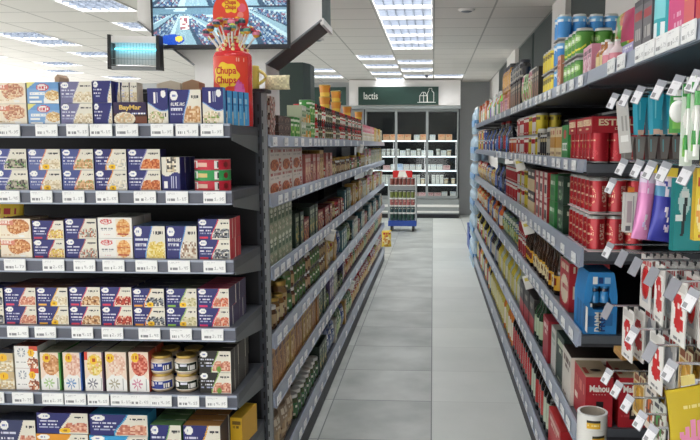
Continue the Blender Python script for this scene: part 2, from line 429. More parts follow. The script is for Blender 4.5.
def floor_build(nt, N, M, MIX, b):
    g = N('ShaderNodeNewGeometry'); s = N('ShaderNodeSeparateXYZ'); nt.links.new(g.outputs['Position'], s.inputs[0]); x, y = s.outputs[0], s.outputs[1]
    T = .595; Ly = .575
    fx = M('FRACT', M('DIVIDE', M('ADD', x, 5.95), T)); fy = M('FRACT', M('DIVIDE', M('ADD', y, 20*Ly-4.09), Ly))
    ex = M('LESS_THAN', M('MINIMUM', fx, M('SUBTRACT', 1.0, fx)), .006); ey = M('LESS_THAN', M('MINIMUM', fy, M('SUBTRACT', 1.0, fy)), .006)
    right = M('GREATER_THAN', x, 0.0); ey = M('MULTIPLY', ey, M('SUBTRACT', 1.0, M('MULTIPLY', right, .75)))
    line = M('MAXIMUM', ex, ey)
    cx = M('FLOOR', M('DIVIDE', M('ADD', x, 5.95), T)); cy = M('FLOOR', M('DIVIDE', M('ADD', y, 20*Ly-4.09), Ly))
    cmb = N('ShaderNodeCombineXYZ'); nt.links.new(cx, cmb.inputs[0]); nt.links.new(cy, cmb.inputs[1])
    wn = N('ShaderNodeTexWhiteNoise'); nt.links.new(cmb.outputs[0], wn.inputs['Vector'])
    off = N('ShaderNodeVectorMath', operation='MULTIPLY_ADD'); nt.links.new(wn.outputs['Color'], off.inputs[0]); off.inputs[1].default_value = (9,9,9); nt.links.new(g.outputs['Position'], off.inputs[2])
    n1 = N('ShaderNodeTexNoise'); n1.inputs['Scale'].default_value = 2.6; n1.inputs['Detail'].default_value = 4; nt.links.new(off.outputs[0], n1.inputs['Vector'])
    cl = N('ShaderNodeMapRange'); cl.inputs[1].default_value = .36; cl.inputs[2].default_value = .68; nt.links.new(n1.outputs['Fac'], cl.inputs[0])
    left = MIX(cl.outputs[0], C('9ba09c'), C('bbc0bb')); rt = MIX(cl.outputs[0], C('c8cdc8'), C('d0d4cf'))  # patchy reflections on the left tiles painted in as cloudy tone
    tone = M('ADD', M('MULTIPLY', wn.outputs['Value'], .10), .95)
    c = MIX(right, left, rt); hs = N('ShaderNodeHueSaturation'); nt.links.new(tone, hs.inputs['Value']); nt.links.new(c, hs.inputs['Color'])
    nt.links.new(MIX(line, hs.outputs[0], C('6e7373')), b.inputs['Base Color'])
    b.inputs['Roughness'].default_value = .38; b.inputs['Specular IOR Level'].default_value = .35
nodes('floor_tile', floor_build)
def ceil_build(nt, N, M, MIX, b):
    g = N('ShaderNodeNewGeometry'); s = N('ShaderNodeSeparateXYZ'); nt.links.new(g.outputs['Position'], s.inputs[0])
    def ln(v, wd):
        f = M('FRACT', M('DIVIDE', M('ADD', v, 60.0), .6)); return M('LESS_THAN', M('MINIMUM', f, M('SUBTRACT', 1.0, f)), wd)
    n = N('ShaderNodeTexNoise'); n.inputs['Scale'].default_value = 90; nt.links.new(g.outputs['Position'], n.inputs['Vector'])
    base = MIX(n.outputs['Fac'], C('e6e2dc'), C('efebe5'))
    nt.links.new(MIX(M('MAXIMUM', ln(s.outputs[0], .016), ln(s.outputs[1], .016)), base, C('b9b6b0')), b.inputs['Base Color']); b.inputs['Roughness'].default_value = .85
nodes('ceiling_tile', ceil_build)

structure(MB().box(-8.2,-3.2,-.1,WR+.1,BACK+.2,0).obj('floor', 'floor_tile'))  # cut short on the far left to let world light onto the ceiling
CELLS = [(-1,y) for y in (6.6,7.2,7.8,8.4,9.0,9.6)] + [(-1,11.4),(-1,12.6),(-1,13.8),(-2,10.8),(-2,12.0),(-2,13.2),(-2,14.4),(0,13.8),(-4,12.6),(-4,13.8)]
CELLS += [(-6,6.0),(-6,6.6),(-6,7.8),(-6,9.6),(-9,8.4),(-9,9.0),(-9,10.2),(-11,11.4),(-9,11.4),(-12,12.6),(-11,13.8),(-12,10.2)]
CELLS += [(-1,y) for y in (-.6,1.2,3.0,4.2,5.4)] + [(-3,-1.2),(-3,-.0),(-3,.6),(-6,-.6),(-6,1.8),(-6,4.2),(-3,3.0),(-3,4.2),(-6,3.0),(-9,3.0),(-9,.6),(-9,5.4),(0,.0)]
cells = {(i, round(y/.6)) for i, y in CELLS}
mb = MB()
for i in range(-25, 2):
    for j in range(-5, 26):
        if (i, j) in cells: continue
        mb.q([(i*.6,j*.6,CZ),(i*.6,j*.6+.6,CZ),(i*.6+.6,j*.6+.6,CZ),(i*.6+.6,j*.6,CZ)])
mb.box(-15,-3,CZ+.14,1.2,15.6,CZ+.2); mb.box(1.2,-3.2,CZ,1.32,15.7,CZ+.02)
structure(mb.obj('ceiling', 'ceiling_tile'))
structure(MB().box(WR,-3.2,0,WR+.1,BACK+.2,CZ).obj('wall_right', 'wall_white'))
structure(MB().box(-15,-3.2,1.0,WR,-3.1,CZ).obj('light_block_wall', 'wall_white'))  # unseen partial wall, added to cut light from behind the camera
structure(MB().box(-15,BACK,-.1,WR,BACK+.1,CZ).obj('wall_back', 'wall_grey'))
# dark green glazed bays between the white pillars of the right wall
for k, (y0, y1) in enumerate(((4.98,6.42),(7.15,8.7),(8.78,10.2),(11.5,13.2))):
    f = structure(MB().box(WR-.012,y0,1.2,WR,y1,CZ-.004).obj('window_%d' % (k+1), 'green_dark'))
    p = MB(); p.box(WR-.018,y0+.025,1.25,WR-.0121,y1-.025,CZ-.03); p.obj('pane', 'window_dark', f)
for k, (y0, y1) in enumerate(((6.44,7.13),(10.25,11.4),(4.2,4.95))):
    structure(MB().box(WR-.06,y0,0,WR-.001,y1,CZ).obj('pillar_%d' % (k+1), 'wall_white'))
# recessed louvred lights
def luminaire():
    mb = MB(); t = .018
    for a in ((0,0,.6,t),(0,.6-t,.6,.6),(0,t,t,.6-t),(.6-t,t,.6,.6-t)): mb.box(a[0]-.3,a[1]-.3,CZ-.006,a[2]-.3,a[3]-.3,CZ+.135)
    o = mb.obj('ceiling_light', 'white_paint')
    d = MB(); d.q([(-.28,-.28,CZ+.125),(-.28,.28,CZ+.125),(.28,.28,CZ+.125),(.28,-.28,CZ+.125)]); d.obj('diffuser', 'lamp', o)
    l = MB()
    for k in range(1, 6):
        c = -.28+.56*k/6
        l.box(c-.002,-.28,CZ+.0,c+.002,.28,CZ+.055)
    for k in range(1, 4):
        c = -.28+.56*k/4
        l.box(-.28,c-.002,CZ+.001,.28,c+.002,CZ+.054)
    l.obj('louvre', 'louvre', o); return o
lum = None; names = {}
for k, (i, j) in enumerate(sorted(cells, key=lambda c: (c[1], c[0]))):
    if lum is None: lum = o = luminaire()
    else: o = copy_tree(lum)
    o.location = (i*.6+.3, j*.6+.3, 0)
    o['category'] = 'ceiling light'; o['group'] = 'square louvred ceiling lights'
    col = 'row above the aisle' if i == -1 else 'row beside the aisle row' if i == -2 else 'row near the screen column' if i in (-3,-4) else 'row above the drinks side' if i >= 0 else 'row past the screen column' if i == -6 else 'far row beyond the zapper' if i >= -9 else 'farthest row over the store'
    names[o.name] = note(o, 'square louvred ceiling light', col, j, frm='from the near end')
# round ceiling fittings
for x, y in ((.33,7.3),(-1.5,9.2)):
    mb = MB(); mb.lathe([(.06,CZ-.02),(.075,CZ-.015),(.085,CZ)], 24, lambda u,k:(.85,.84,.82)); o = mb.obj('ceiling_speaker', 'white_paint', None, (x,y,0))
    mb = MB(); mb.lathe([(.04,CZ-.026),(.055,CZ-.0201)], 20, lambda u,k:(.6,.6,.6)); mb.obj('grille', 'louvre', o)
    tag(o, 'round white ceiling speaker above the drinks side' if x > 0 else 'round white ceiling speaker beyond the screen column', 'speaker')
mb = MB(); mb.box(-.05,-.05,0,.05,.05,.03); o = mb.obj('ceiling_motion_sensor', 'white_paint', None, (-.13,13.6,CZ-.031)); b = MB(); b.ball((0,0,-.015),.035); b.obj('lens','louvre',o)
tag(o, 'small white motion sensor on the ceiling before the green sign', 'sensor')

# ------------------------------------------------------------------ screen column
Yc = 4.95; zt = CZ-.001; zb, zn = 2.40, 2.10
cx = [at(138,20,Y=Yc).x, at(195,80,Y=Yc).x, at(266,66,Y=Yc).x, at(322,20,Y=Yc).x]
root = empty('display_column', ((cx[1]+cx[2])/2, Yc, 0)); tag(root, 'white flared column holding the surveillance screen, dark brown underside', 'column')
ox = root.location.x
poly = [(cx[1]-ox,0),(cx[2]-ox,0),(cx[2]-ox,zn),(cx[3]-ox,zb),(cx[3]-ox,zt),(cx[0]-ox,zt),(cx[0]-ox,zb),(cx[1]-ox,zn)]
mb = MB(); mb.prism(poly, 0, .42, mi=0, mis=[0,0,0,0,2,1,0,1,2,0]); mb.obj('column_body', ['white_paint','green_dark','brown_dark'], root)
mb = MB()
for a, b2 in ((poly[2], poly[3]), (poly[7], poly[6])):
    p, q = Vector((a[0],-.008,a[1])), Vector((b2[0],-.008,b2[1]))
    mb.tube([p, q], .008, 6)
mb.obj('corner_trim', 'post_light', root)
mb = MB(); mb.box(poly[3][0]-.01,-.012,zb-.03,poly[3][0]+.012,.43,zb+.012); mb.obj('edge_cap', 'white_paint', root)
# the screen: four camera views of aisles
def cctv():
    w, h = 148, 84; a = Art(w, h, C('8fb6bf'), 3); r = a.r
    for q, (vx, vy) in enumerate(((.62,.1),(.35,.0),(.42,.08),(.30,-.05))):
        X0, Y0 = (q % 2)*.5, (q//2)*.5
        u = (a.X-X0)*2; v = (a.Y-Y0)*2; ins = (u >= 0) & (u < 1) & (v >= 0) & (v < 1)
        t = np.clip(v-vy, .02, None); s = (u-vx)/t
        a.m(ins, C('7d9eab')); a.m(ins & (v < vy+.12), C('5e7f92'))
        for k, (lo, hi) in enumerate(((-2.6,-1.2),(-.75,-.22),(.3,.85),(1.25,2.8))):
            mk = ins & (s > lo) & (s < hi) & (v > vy+.1)
            base = [C('3f5f86'), C('55708f'), C('6d88a0'), C('3c5272'), C('7d97a8'), C('7a5a6c'), C('9fb0b4')]
            a.food(mk, base, 2); a.m(mk & (np.abs(np.mod(s*9, 1)-.5) < .09), C('2c4058'))
            a.m(ins & (np.abs(s-hi) < .06) & (v > vy+.1), C('a5bfc6')); a.m(ins & (np.abs(s-lo) < .05) & (v > vy+.1), C('33485c'))
        a.m(ins & (np.abs(s-.02) < .1) & (v > .3) & (r.rand(h, w) < .3), C('93b0b8'))
        for k in range(5):
            px_, py_ = r.rand()*.8+.1, r.rand()*.35
            a.m(ins & (np.abs(u-px_) < .09) & (np.abs(v-py_) < .022), C('a9c4cd'))
    a.m((np.abs(a.X-.5) < .004) | (np.abs(a.Y-.5) < .006), C('27384a'))
    a.ell(.14,.93,.09,.07,C('1c47a8')); a.ell(.19,.92,.03,.04,C('d2bf4e')); a.ell(.85,.15,.03,.05,C('b33a4d')); a.food((a.X > .2) & (a.X < .27) & (a.Y > .62) & (a.Y < .8), [C('c9cfd0'), C('8b5560'), C('e6e3da')])
    return a.speck(.05)
tx0, tx1 = at(152,30,Y=Yc-.06).x, at(289,30,Y=Yc-.06).x; tz0 = at(220,48.5,Y=Yc-.06).z; tw = tx1-tx0; th = tw*.57
root = empty('tv_screen', ((tx0+tx1)/2, Yc-.06, tz0)); tag(root, 'wide black TV screen showing four surveillance views of the aisles', 'TV')
mb = MB(); mb.box(-tw/2,.0,0,tw/2,.05,th); mb.obj('tv_case', 'black', root)
mb = MB(); e = .012
for b_ in ((-tw/2,0,tw/2,.026),(-tw/2,th-e,tw/2,th),(-tw/2,.026,-tw/2+e,th-e),(tw/2-e,.026,tw/2,th-e)): mb.box(b_[0],-.012,b_[1],b_[2],-.0005,b_[3])
mb.obj('bezel', 'shelf_dark', root)
MB().grid((-tw/2+e,-.003,.026), (tw-2*e,0,0), (0,0,th-e-.026), cctv().a).obj('picture', 'print_screen', root)
MB().box(-.12,.05,.1,.12,.0595,.4).obj('wall_bracket', 'black', root)

# insect zapper hung off the column's corner
Yz = 4.80; za, zc_ = at(111,36,Y=Yz), at(160.5,70,Y=Yz); zw = (zc_.x-za.x)/2
root = empty('insect_zapper', ((za.x+zc_.x)/2, Yz, zc_.z)); tag(root, 'wall-hung insect zapper with glowing blue tube and wire guard', 'insect zapper'); zh = za.z-zc_.z
root.rotation_euler = (0, math.radians(1.5), 0)
for s in (-1, 1):
    mb = MB(); mb.prism([(s*zw-.014,0),(s*zw+.014,0),(s*zw+.008,zh),(s*zw-.012,zh)], -.045, .03); mb.obj('end_cap', 'black', root)
mb = MB(); mb.box(-zw+.013,-.042,zh*.77,zw-.013,.03,zh*.97); mb.obj('hood', 'white_paint', root)
MB().box(-zw+.015,.022,.04,zw-.015,.029,zh*.76).obj('reflector', 'wall_white', root)
MB().tube([(-zw+.02,.0,zh*.6),(zw-.02,.0,zh*.6)], .008).obj('uv_tube', 'tube_cyan', root)
mb = MB()
for k in range(15): x = -zw+.02+(2*zw-.04)*k/14; mb.tube([(x,-.045,.03),(x,-.045,zh*.76)], .0013, 5)
for z in (.03,zh*.3,zh*.55): mb.tube([(-zw+.015,-.046,z),(zw-.015,-.046,z)], .002, 5)
mb.obj('wire_guard', 'cage_metal', root); MB().box(-zw+.013,-.044,-.0,zw-.013,.03,.022).obj('catch_tray', 'post_light', root)
MB().box(.02,.03,zh*.3,.08,Yc-Yz-.001,zh*.6).obj('mounting_arm', 'black', root)

# dark green column standing behind the tins side
p0, p1 = at(277,80,Y=7.2), at(303,80,Y=7.2)
o = MB(); o.prism([(p0.x,7.2),(p1.x,7.2),(p1.x+.05,7.35),(p1.x+.05,7.6),(p0.x,7.6)], 0, at(285,62.5,Y=7.2).z, axis='z'); structure(o.obj('pillar_4', 'green_dark'))

# ------------------------------------------------------------------ dairy fridge, its canopy and sign
Yf = 14.8; fx1 = at(459.5,160,Y=Yf).x; DW = at(427,160,Y=Yf).x; dx = fx1-.03-DW; fx0 = fx1-.06-3*dx
root = empty('dairy_fridge', ((fx0+fx1)/2, Yf+.35, 0)); tag(root, 'tall glass-door dairy fridge with lit white shelves at the aisle end', 'fridge'); ox, oy = root.location.x, root.location.y
L = lambda x: x-ox
y0 = Yf-oy; ztop = at(440,109,Y=Yf).z; wz = at(440,198,Y=Yf).z
mb = MB(); mb.box(L(fx0),y0+.06,wz,L(fx0)+.03,.34,ztop); mb.box(L(fx1)-.03,y0+.06,wz,L(fx1),.34,ztop); mb.box(L(fx0)+.03,.3,wz,L(fx1)-.03,.34,ztop); mb.box(L(fx0)+.03,y0+.06,ztop-.04,L(fx1)-.03,.3,ztop); mb.obj('cabinet', 'fridge_in', root)
mb = MB(); mb.box(L(fx0),y0-.05,.09,L(fx1),.34,wz-.03); mb.obj('lower_panel', 'fridge_metal', root)
MB().box(L(fx0),y0+.0,0,L(fx1),.3,.088).obj('kick_plate', 'shelf_dark', root)
mb = MB(); mb.box(L(fx0),y0-.07,.24,L(fx1),y0-.051,.29); mb.box(L(fx0),y0-.065,.12,L(fx1),y0-.051,.155); mb.obj('bumper_rail', 'lid_white', root)
FS = [at(440,v,Y=Yf+.3).z for v in (140.5,156,170,184)] + [wz]
for z in FS[:4]:
    s = MB(); s.box(L(fx0)+.032,y0+.12,z-.025,L(fx1)-.032,.298,z); sh = s.obj('shelf', 'fridge_metal', root)
    MB().box(L(fx0)+.034,y0+.105,z-.028,L(fx1)-.034,y0+.119,z+.002).obj('shelf_light', 'fridge_shelf', sh)
for k in range(4): xm = L(fx0)+.036+(dx*3-.02)*k/3; MB().box(xm-.008,y0+.048,wz+.05,xm+.008,y0+.06,ztop-.06).obj('led_strip', 'led', root)
MB().box(L(fx0)+.032,y0+.07,wz-.03,L(fx1)-.032,.298,wz).obj('well', 'fridge_metal', root)
for k in range(3):
    xa = L(fx0)+.03+dx*k; xb = xa+dx; f = MB(); t = .026
    f.box(xa,y0,wz,xa+t,y0+.04,ztop); f.box(xb-t,y0,wz,xb,y0+.04,ztop); f.box(xa+t,y0,wz,xb-t,y0+.04,wz+.04); f.box(xa+t,y0,ztop-.05,xb-t,y0+.04,ztop)
    d = f.obj('door', 'fridge_metal', root)
    MB().box(xa+t,y0+.015,wz+.04,xb-t,y0+.021,ztop-.05).obj('pane', 'pane', d)
    MB().tube([(xb-.045,y0-.03,1.0),(xb-.045,y0-.03,1.6)], .009).obj('handle', 'chrome', d)
mb = MB(); mb.box(L(fx0)-.3,y0-.05,at(440,105.5,Y=Yf).z,L(fx1)+.005,.6,CZ-.02)
can_ = mb.obj('bulkhead', 'wall_white', None, root.location); structure(can_)
mb = MB(); mb.box(L(fx0)-.3,y0-.06,ztop+.005,L(fx1)+.02,.3,at(440,105.7,Y=Yf).z-.002); mb.obj('fridge_top', 'fridge_metal', root)
s0, s1 = at(358.3,87,Y=Yf-.08), at(438.5,104.8,Y=Yf-.08)
root = empty('dairy_sign', ((s0.x+s1.x)/2, Yf-.06, (s0.z+s1.z)/2)); tag(root, 'dark green hanging sign above the fridge reading lactis', 'sign')
sw, sh_ = s1.x-s0.x, s0.z-s1.z
MB().box(-sw/2,-.03,-sh_/2,sw/2,.0095,sh_/2).obj('sign_board', 'sign_green', root)
lettering('lactis', .21, 'letter_white', root, (-sw*.345,-.032,-.005), width=.29)
mb = MB()                                                   # milk carton and bottle in outline
def outline(pts, r=.005):
    for a, b2 in zip(pts, pts[1:]): mb.tube([(a[0],-.034,a[1]),(b2[0],-.034,b2[1])], r, 5)
q = sw*.345
outline([(q-.13,-.13),(q-.13,.0),(q-.08,.07),(q-.02,.07),(q+.02,.0),(q+.02,-.13),(q-.13,-.13)]); outline([(q-.13,.0),(q+.02,.0)]); outline([(q-.05,.07),(q-.05,-.13)])
outline([(q+.03,-.13),(q+.03,.06),(q+.06,.1),(q+.06,.15),(q+.12,.15),(q+.12,.1),(q+.16,.06),(q+.16,-.13),(q+.02,-.13)]); outline([(q-.18,-.135),(q+.2,-.135)])
mb.obj('milk_icon', 'letter_white', root)
s2, s3 = at(340,88,Y=Yf-.08), at(357,104.5,Y=Yf-.08)
o = MB().box(-.9,-.03,-sh_/2,.0,.0095,sh_/2).obj('aisle_sign', 'sign_green', None, (at(346,90,Y=Yf-.08).x, Yf-.06, (s0.z+s1.z)/2))
tag(o, 'second dark green sign panel half hidden behind the stacked yellow tubs', 'sign')
# dairy products
def dairy(kind, c1, c2, w, d, h, seed):
    if kind == 'tub': return lambda: tub('yoghurt_tub', w*.4, w*.5, h, generic(seed, c1, c2, w=10, h=8))
    return lambda: carton('dairy_box', w, d, h, generic(seed, c1, c2, w=10, h=10), c1, c1)
W_ = C('e9e6df')
DP = [('orange-white dairy box', dairy('box', C('e8b48a'), C('d9662a'), .14, .12, .13, 1), .14, .13), ('white dairy box', dairy('box', W_, C('9db3c8'), .12, .12, .12, 2), .12, .12), ('pink dairy box', dairy('box', C('e0b7b4'), C('b5495a'), .15, .12, .10, 3), .15, .1),
      ('white yoghurt tub', dairy('tub', W_, C('c0b8a8'), .085, .085, .15, 4), .085, .15), ('cream yoghurt tub', dairy('tub', C('e6d8bd'), C('b58d55'), .09, .09, .13, 5), .09, .13), ('blue-white dairy box', dairy('box', C('c4d4e6'), C('3d66b2'), .13, .12, .13, 6), .13, .13),
      ('tall white milk carton', dairy('box', W_, C('b9b3a8'), .075, .075, .20, 7), .075, .2)]
for k, (lk, bf, w, h) in enumerate(DP): define('dairy%d' % k, bf, w, w if w < .1 else .12, h, lk, 'dairy pack')
for s, z in enumerate(FS[:5]):
    x = fx0+.10 if s != 4 else -.62
    seqs = [[0,0,2,1,0,5],[3,3,4,3,1,3],[1,2,1,1,5,2],[6,6,6,4,6,6],[1,2]][s]; k = 0
    while x < fx1-.16:
        key = 'dairy%d' % seqs[rnd.randrange(len(seqs))]; _, w, d, h, look, cat = SPEC[key]
        if x > at(383,150,Y=Yf).x - .1:
            o = spawn(key, (x+w/2, Yf+.22+d/2-.05, z+.001), 0); o['group'] = 'dairy packs in the fridge'
            note(o, look, ['top','second','third','fourth','bottom'][s]+' shelf of the glass-door fridge', x, frm='counted from the rollcage')
        x += w + .012 + (.05 if rnd.random() < .12 else 0)

# roll cage of cans in front of the fridge
Yr = 12.4; c0, c1 = at(388,200,Y=Yr), at(416.5,200,Y=Yr); rw = (c1.x-c0.x)/2; zt_ = at(400,177,Y=Yr).z
root = empty('roll_cage', ((c0.x+c1.x)/2, Yr+.2, 0)); tag(root, 'metal roll cage on a blue base stacked with drink cans', 'roll cage')
MB().box(-rw,-.2,.10,rw,.2,.2).obj('base', 'blue_plastic', root)
for sx in (-1,1):
    for sy in (-1,1): MB().tube([(sx*(rw-.06)-.02,sy*.15,.05),(sx*(rw-.06)+.02,sy*.15,.05)], .05, 14).obj('wheel', 'black', root)
    f = MB()
    for sy in (-.19,.19): f.tube([(sx*(rw-.01),sy,.2),(sx*(rw-.01),sy,zt_)], .012)
    for z in (.35,.6,.85,zt_): f.tube([(sx*(rw-.01),-.19,z),(sx*(rw-.01),.19,z)], .006)
    f.obj('side_frame', 'cage_metal', root)
LAY = [.2, .34, .47, .60, .83]; 
for z in LAY[1:] : MB().box(-rw+.025,-.18,z-.012,rw-.025,.18,z).obj('layer_board', 'lid_white' , root)
MB().box(-rw+.02,-.19,.74,rw-.02,-.175,.815).obj('front_board', 'post_light', root)
cols = [('dark green', C('1f4138'), C('6d8b7a')), ('dark teal', C('27444a'), C('b8b8a8')), ('pink', C('9c5a58'), C('d7b3a4')), ('olive', C('6f7a3a'), C('c9c48a')), ('red-brown', C('7d4038'), C('c7a08c'))]
hs = [.125,.115,.115,.12,.13]
for k, (z, (nm, c, c2)) in enumerate(zip(LAY, cols)):
    key = 'cagecan%d' % k; r = (rw-.03)/6
    define(key, (lambda c=c, c2=c2, r=r, k=k: can('drink_can', r-.002, hs[k], generic(k, c, c2, w=12, h=10), segs=14, sub=5)), r*2, r*2, hs[k], nm+' drink can', 'can')
    for i in range(6):
        for rr in range(2 if k == 4 else 1):
            o = spawn(key, (root.location.x-rw+.03+r+2*r*i, Yr+.02+r+rr*2*r, z+.001), 0); o['group'] = 'drink cans on the roll cage'
            note(o, nm+' drink can', 'standing on the blue-based roll cage', i, '', 'second-row' if rr else '', frm='from the tins side')
o = MB(); o.box(-rw+.08,-.012,0,rw-.08,.0,.13); o = o.obj('price_sign', 'letter_red', None, (root.location.x, Yr+.14, zt_-.02))
mb = MB(); mb.prism([(-.09,.01),(.09,.01),(.05,.12),(-.06,.12)], -.016, -.0125); mb.obj('paper', 'letter_white', o); MB().tube([(-.1,.0,-.0),(-.1,.0,.03)],.006).obj('clip','cage_metal',o)
tag(o, 'red and white promotion sign on top of the roll cage', 'sign')
# ------------------------------------------------------------------ price labels
PRI = ['4,95','4,15','1,95','3,75','3,25','1,15','1,45','2,95','1,79','2,65']
LABM = []
def label_mesh(k):
    a = Art(34, 18, C('f3f4f3'), k); a.scrib(.06, .1, .55, .17, C('c9c9cb'), .6); a.scrib(.06, .24, .4, .3, C('d6d6d8'), .5)
    a.scrib(.05, .62, .44, .86, C('8a8a8e'), .7); a.text(PRI[k % 10], .52, .5, C('b2b2b5'))
    mb = MB(); w, h = .078, .041
    mb.box(-w/2, 0, 0, w/2, .003, h, C('eef0ef')); mb.grid((-w/2+.001,-.0004,.001), (w-.002,0,0), (0,0,h-.002), a.a); m = mb.mesh('price_label'); m.materials.append(MAT['print_card']); return m
def price_label(loc, rz, where, pos, frm, group, sc=1.0):
    if len(LABM) < 10: LABM.append(label_mesh(len(LABM)))
    o = link('price_label', LABM[rnd.randrange(len(LABM))], None, loc, rz); o.scale = (sc, 1, sc); o['category'] = 'price label'; o['group'] = group
    note(o, 'white price label', where, pos, frm=frm); return o

# ------------------------------------------------------------------ end rack facing the camera
YF = 2.33; YB = 2.71
EZ = [at(110, y, Y=YF).z for y in (124.8, 191.6, 260.2, 327.6, 394.2, 457.5)]
EX1 = at(232, 200, Y=YF).x; EX0 = EX1-1.32
rack = empty('end_rack', ((EX0+EX1)/2, YB, 0)); tag(rack, 'dark steel end rack of six shelves with slotted post, facing the shopper', 'shelf rack'); rx, ry = rack.location.x, rack.location.y
MB().box(EX0-rx,.012,.05,EX1-rx,.0275,1.74).obj('back_panel', 'panel_dark', rack)
TOPZ = at(262, 92, Y=YB).z
UX0, UX1 = at(256.5,200,Y=YB).x-rx, at(262.5,200,Y=YB).x-rx
for s, xx in ((1, UX0), (-1, EX0-rx)):
    mb = MB(); mb.box(xx,0 if s < 0 else .001,0,xx+UX1-UX0,.0115,TOPZ,mi=0)
    p = mb.obj('upright', 'post_dark', rack); mb = MB(); z = .12
    while z < TOPZ-.05: mb.box(xx+.011,-.0005,z,xx+.017,.0009,z+.026); z += .05
    mb.obj('slot_groove', 'slot', p)
MB().box(EX0-rx,.0,TOPZ+.001,UX1+.02,.10,TOPZ+.013).obj('top_cap', 'shelf_dark', rack)
for z in EZ:
    s = MB(); s.box(EX0-rx,YF+.02-ry,z-.03,EX1-rx,-.002,z); sh = s.obj('shelf', 'shelf_grey', rack)
    r = MB(); r.box(EX0-rx,YF-ry,z-.042,EX1-rx,YF+.019-ry,z+.004,mi=0); r.box(EX0-rx,YF-.004-ry,z-.004,EX1-rx,YF-.0005-ry,z+.004,mi=1); r.box(EX0-rx,YF-.0095-ry,z-.043,EX1-rx,YF-.0005-ry,z-.0385,mi=1); r.obj('price_rail', ['rail_dark','rail'], sh)
    for xx in (EX1-rx-.004, EX0-rx+.001):
        b = MB(); b.prism([(YF+.025-ry,z-.052),(-.002,z-.10),(-.002,z-.031),(YF+.025-ry,z-.031)], xx, xx+.003, axis='x'); b.obj('bracket', 'bracket', sh)
LBP = [[9,46.5,77.5,101,127,162,187,212],[9,41.5,73.5,107,145,177,214.5],[15,53.5,84.5,113.5,146.5,179,214.5],[18,45.5,82.5,112.5,149.5,181,212.5],[-6,23,53,75.5,98.5,115.5+6,139.5,161,188.5,216.5]]
EN = ['top shelf', 'second shelf', 'third shelf', 'fourth shelf', 'fifth shelf', 'sixth shelf']
for s, xs in enumerate(LBP):
    for x in xs:
        z = EZ[s]-.0405 + .0; p = at(x, 131+68*s, Y=YF-.0075)
        price_label((p.x, YF-.0085, EZ[s]-.038), 0, EN[s]+' rail of the end rack', -x, 'from the post', 'price labels on the end rack', .98)

def estack(s, x0, x1, yt, n, art, look, side=None, top=None, rows=1, d=.055, rowpitch=None, name='fish_tin_box', cat='box', level0=0, setback=0.0, lev=None):
    """stack of n boxes on end-rack shelf s between two photo columns, yt = photo row of its top"""
    yb = 124.8+67*s
    yy = YF+.022+setback; pa, pb = at(x0, yb-10, Y=yy), at(x1, yb-10, Y=yy); w = pb.x-pa.x-.003
    ht = at((x0+x1)/2, yt, Y=yy).z - EZ[s]; h = ht/n
    base = carton(name, w, d, h-.001, art, side if side is not None else tuple(A(art)[len(A(art))//2, 0]*.85), top if top is not None else tuple(A(art)[2, 2]*.9))
    k = 0
    for r in range(rows):
        for l in range(n):
            o = base if k == 0 else copy_tree(base); k += 1
            o.location = ((pa.x+pb.x)/2 + (rnd.uniform(-.0015,.0015) if k > 1 else 0), yy+d/2+r*((rowpitch or d)+.003), EZ[s]+l*h+.0005)
            o['category'] = cat; o['group'] = 'packs on the end rack, '+EN[s]
            note(o, look, EN[s]+' of the end rack', -pa.x, LEV[n][l] if n > 1 else '', ['','second-row','third-row','fourth-row','fifth-row','sixth-row'][r], frm='from the post')
    return base
BRN = [C('c98f5a'), C('b06a3a'), C('e1b27c'), C('8c5430')]; SHELL = [C('8a8374'), C('55504a'), C('b8b09b'), C('38363a')]; TAN = [C('d9b184'), C('c69562'), C('e8cfa8'), C('b98354')]
PALE = [C('e4d6b8'), C('d4c2a0'), C('efe7d3'), C('c8b592')]; ORG = [C('c4632f'), C('d9814a'), C('b04f26'), C('e09a63')]; BLK = [C('2a2b31'), C('54565c'), C('8e9096'), C('e0dccf')]; PINK = [C('d99a7e'), C('c97f66'), C('e9c0a6'), C('bb6a58')]; RED = [C('b7352b'), C('8f2620'), C('d0573f'), C('e7b79c')]; YEL = [C('e7cf6b'), C('d9b84b'), C('efe3a6'), C('f0d98a')]
def cream_dani(seed, food, word=C('dc7f72'), big=False):
    a = Art(46, 30, C('efe2cd'), seed); a.food(((a.X-.6)/.36)**2+((a.Y-.42)/.4)**2 < 1, food); a.m((a.Y > .75+.1*np.sin(a.X*5)), C('f1e6d3'))
    a.rect(.0, .1, .46, .34, C('d98a74')); a.text('DANI', .04, .12, C('f4e6da'), 1); a.scrib(.05, .8, .45, .86, C('d6b58c'), .6); a.ell(.7, .88, .1, .06, WHITE); return a
def lightblue_dani():
    a = Art(46, 30, C('86aedb'), 5); a.m(a.Y < .3, C('6f9fd3')); a.m((a.X < .28-a.Y*.9), C('e8df86')); a.m((a.Y > .62) & (a.X > .55-.1*(a.Y-.6)), WHITE); a.food(((a.X-.8)/.24)**2+((a.Y-.62)/.24)**2 < 1, [C('e6c896'), C('d9b072'), C('efe0bd'), C('c9a06a')])
    a.ell(.5, .24, .2, .17, C('c9344a')); a.ell(.48, .24, .18, .14, WHITE); a.text('DANI', .32, .17, C('cc4054')); a.rect(.08, .48, .56, .6, WHITE); a.scrib(.1, .5, .54, .58, C('b9cfe8'), .5); a.rect(.06, .66, .38, .77, WHITE); a.rect(.06, .88, .45, .96, WHITE); return a
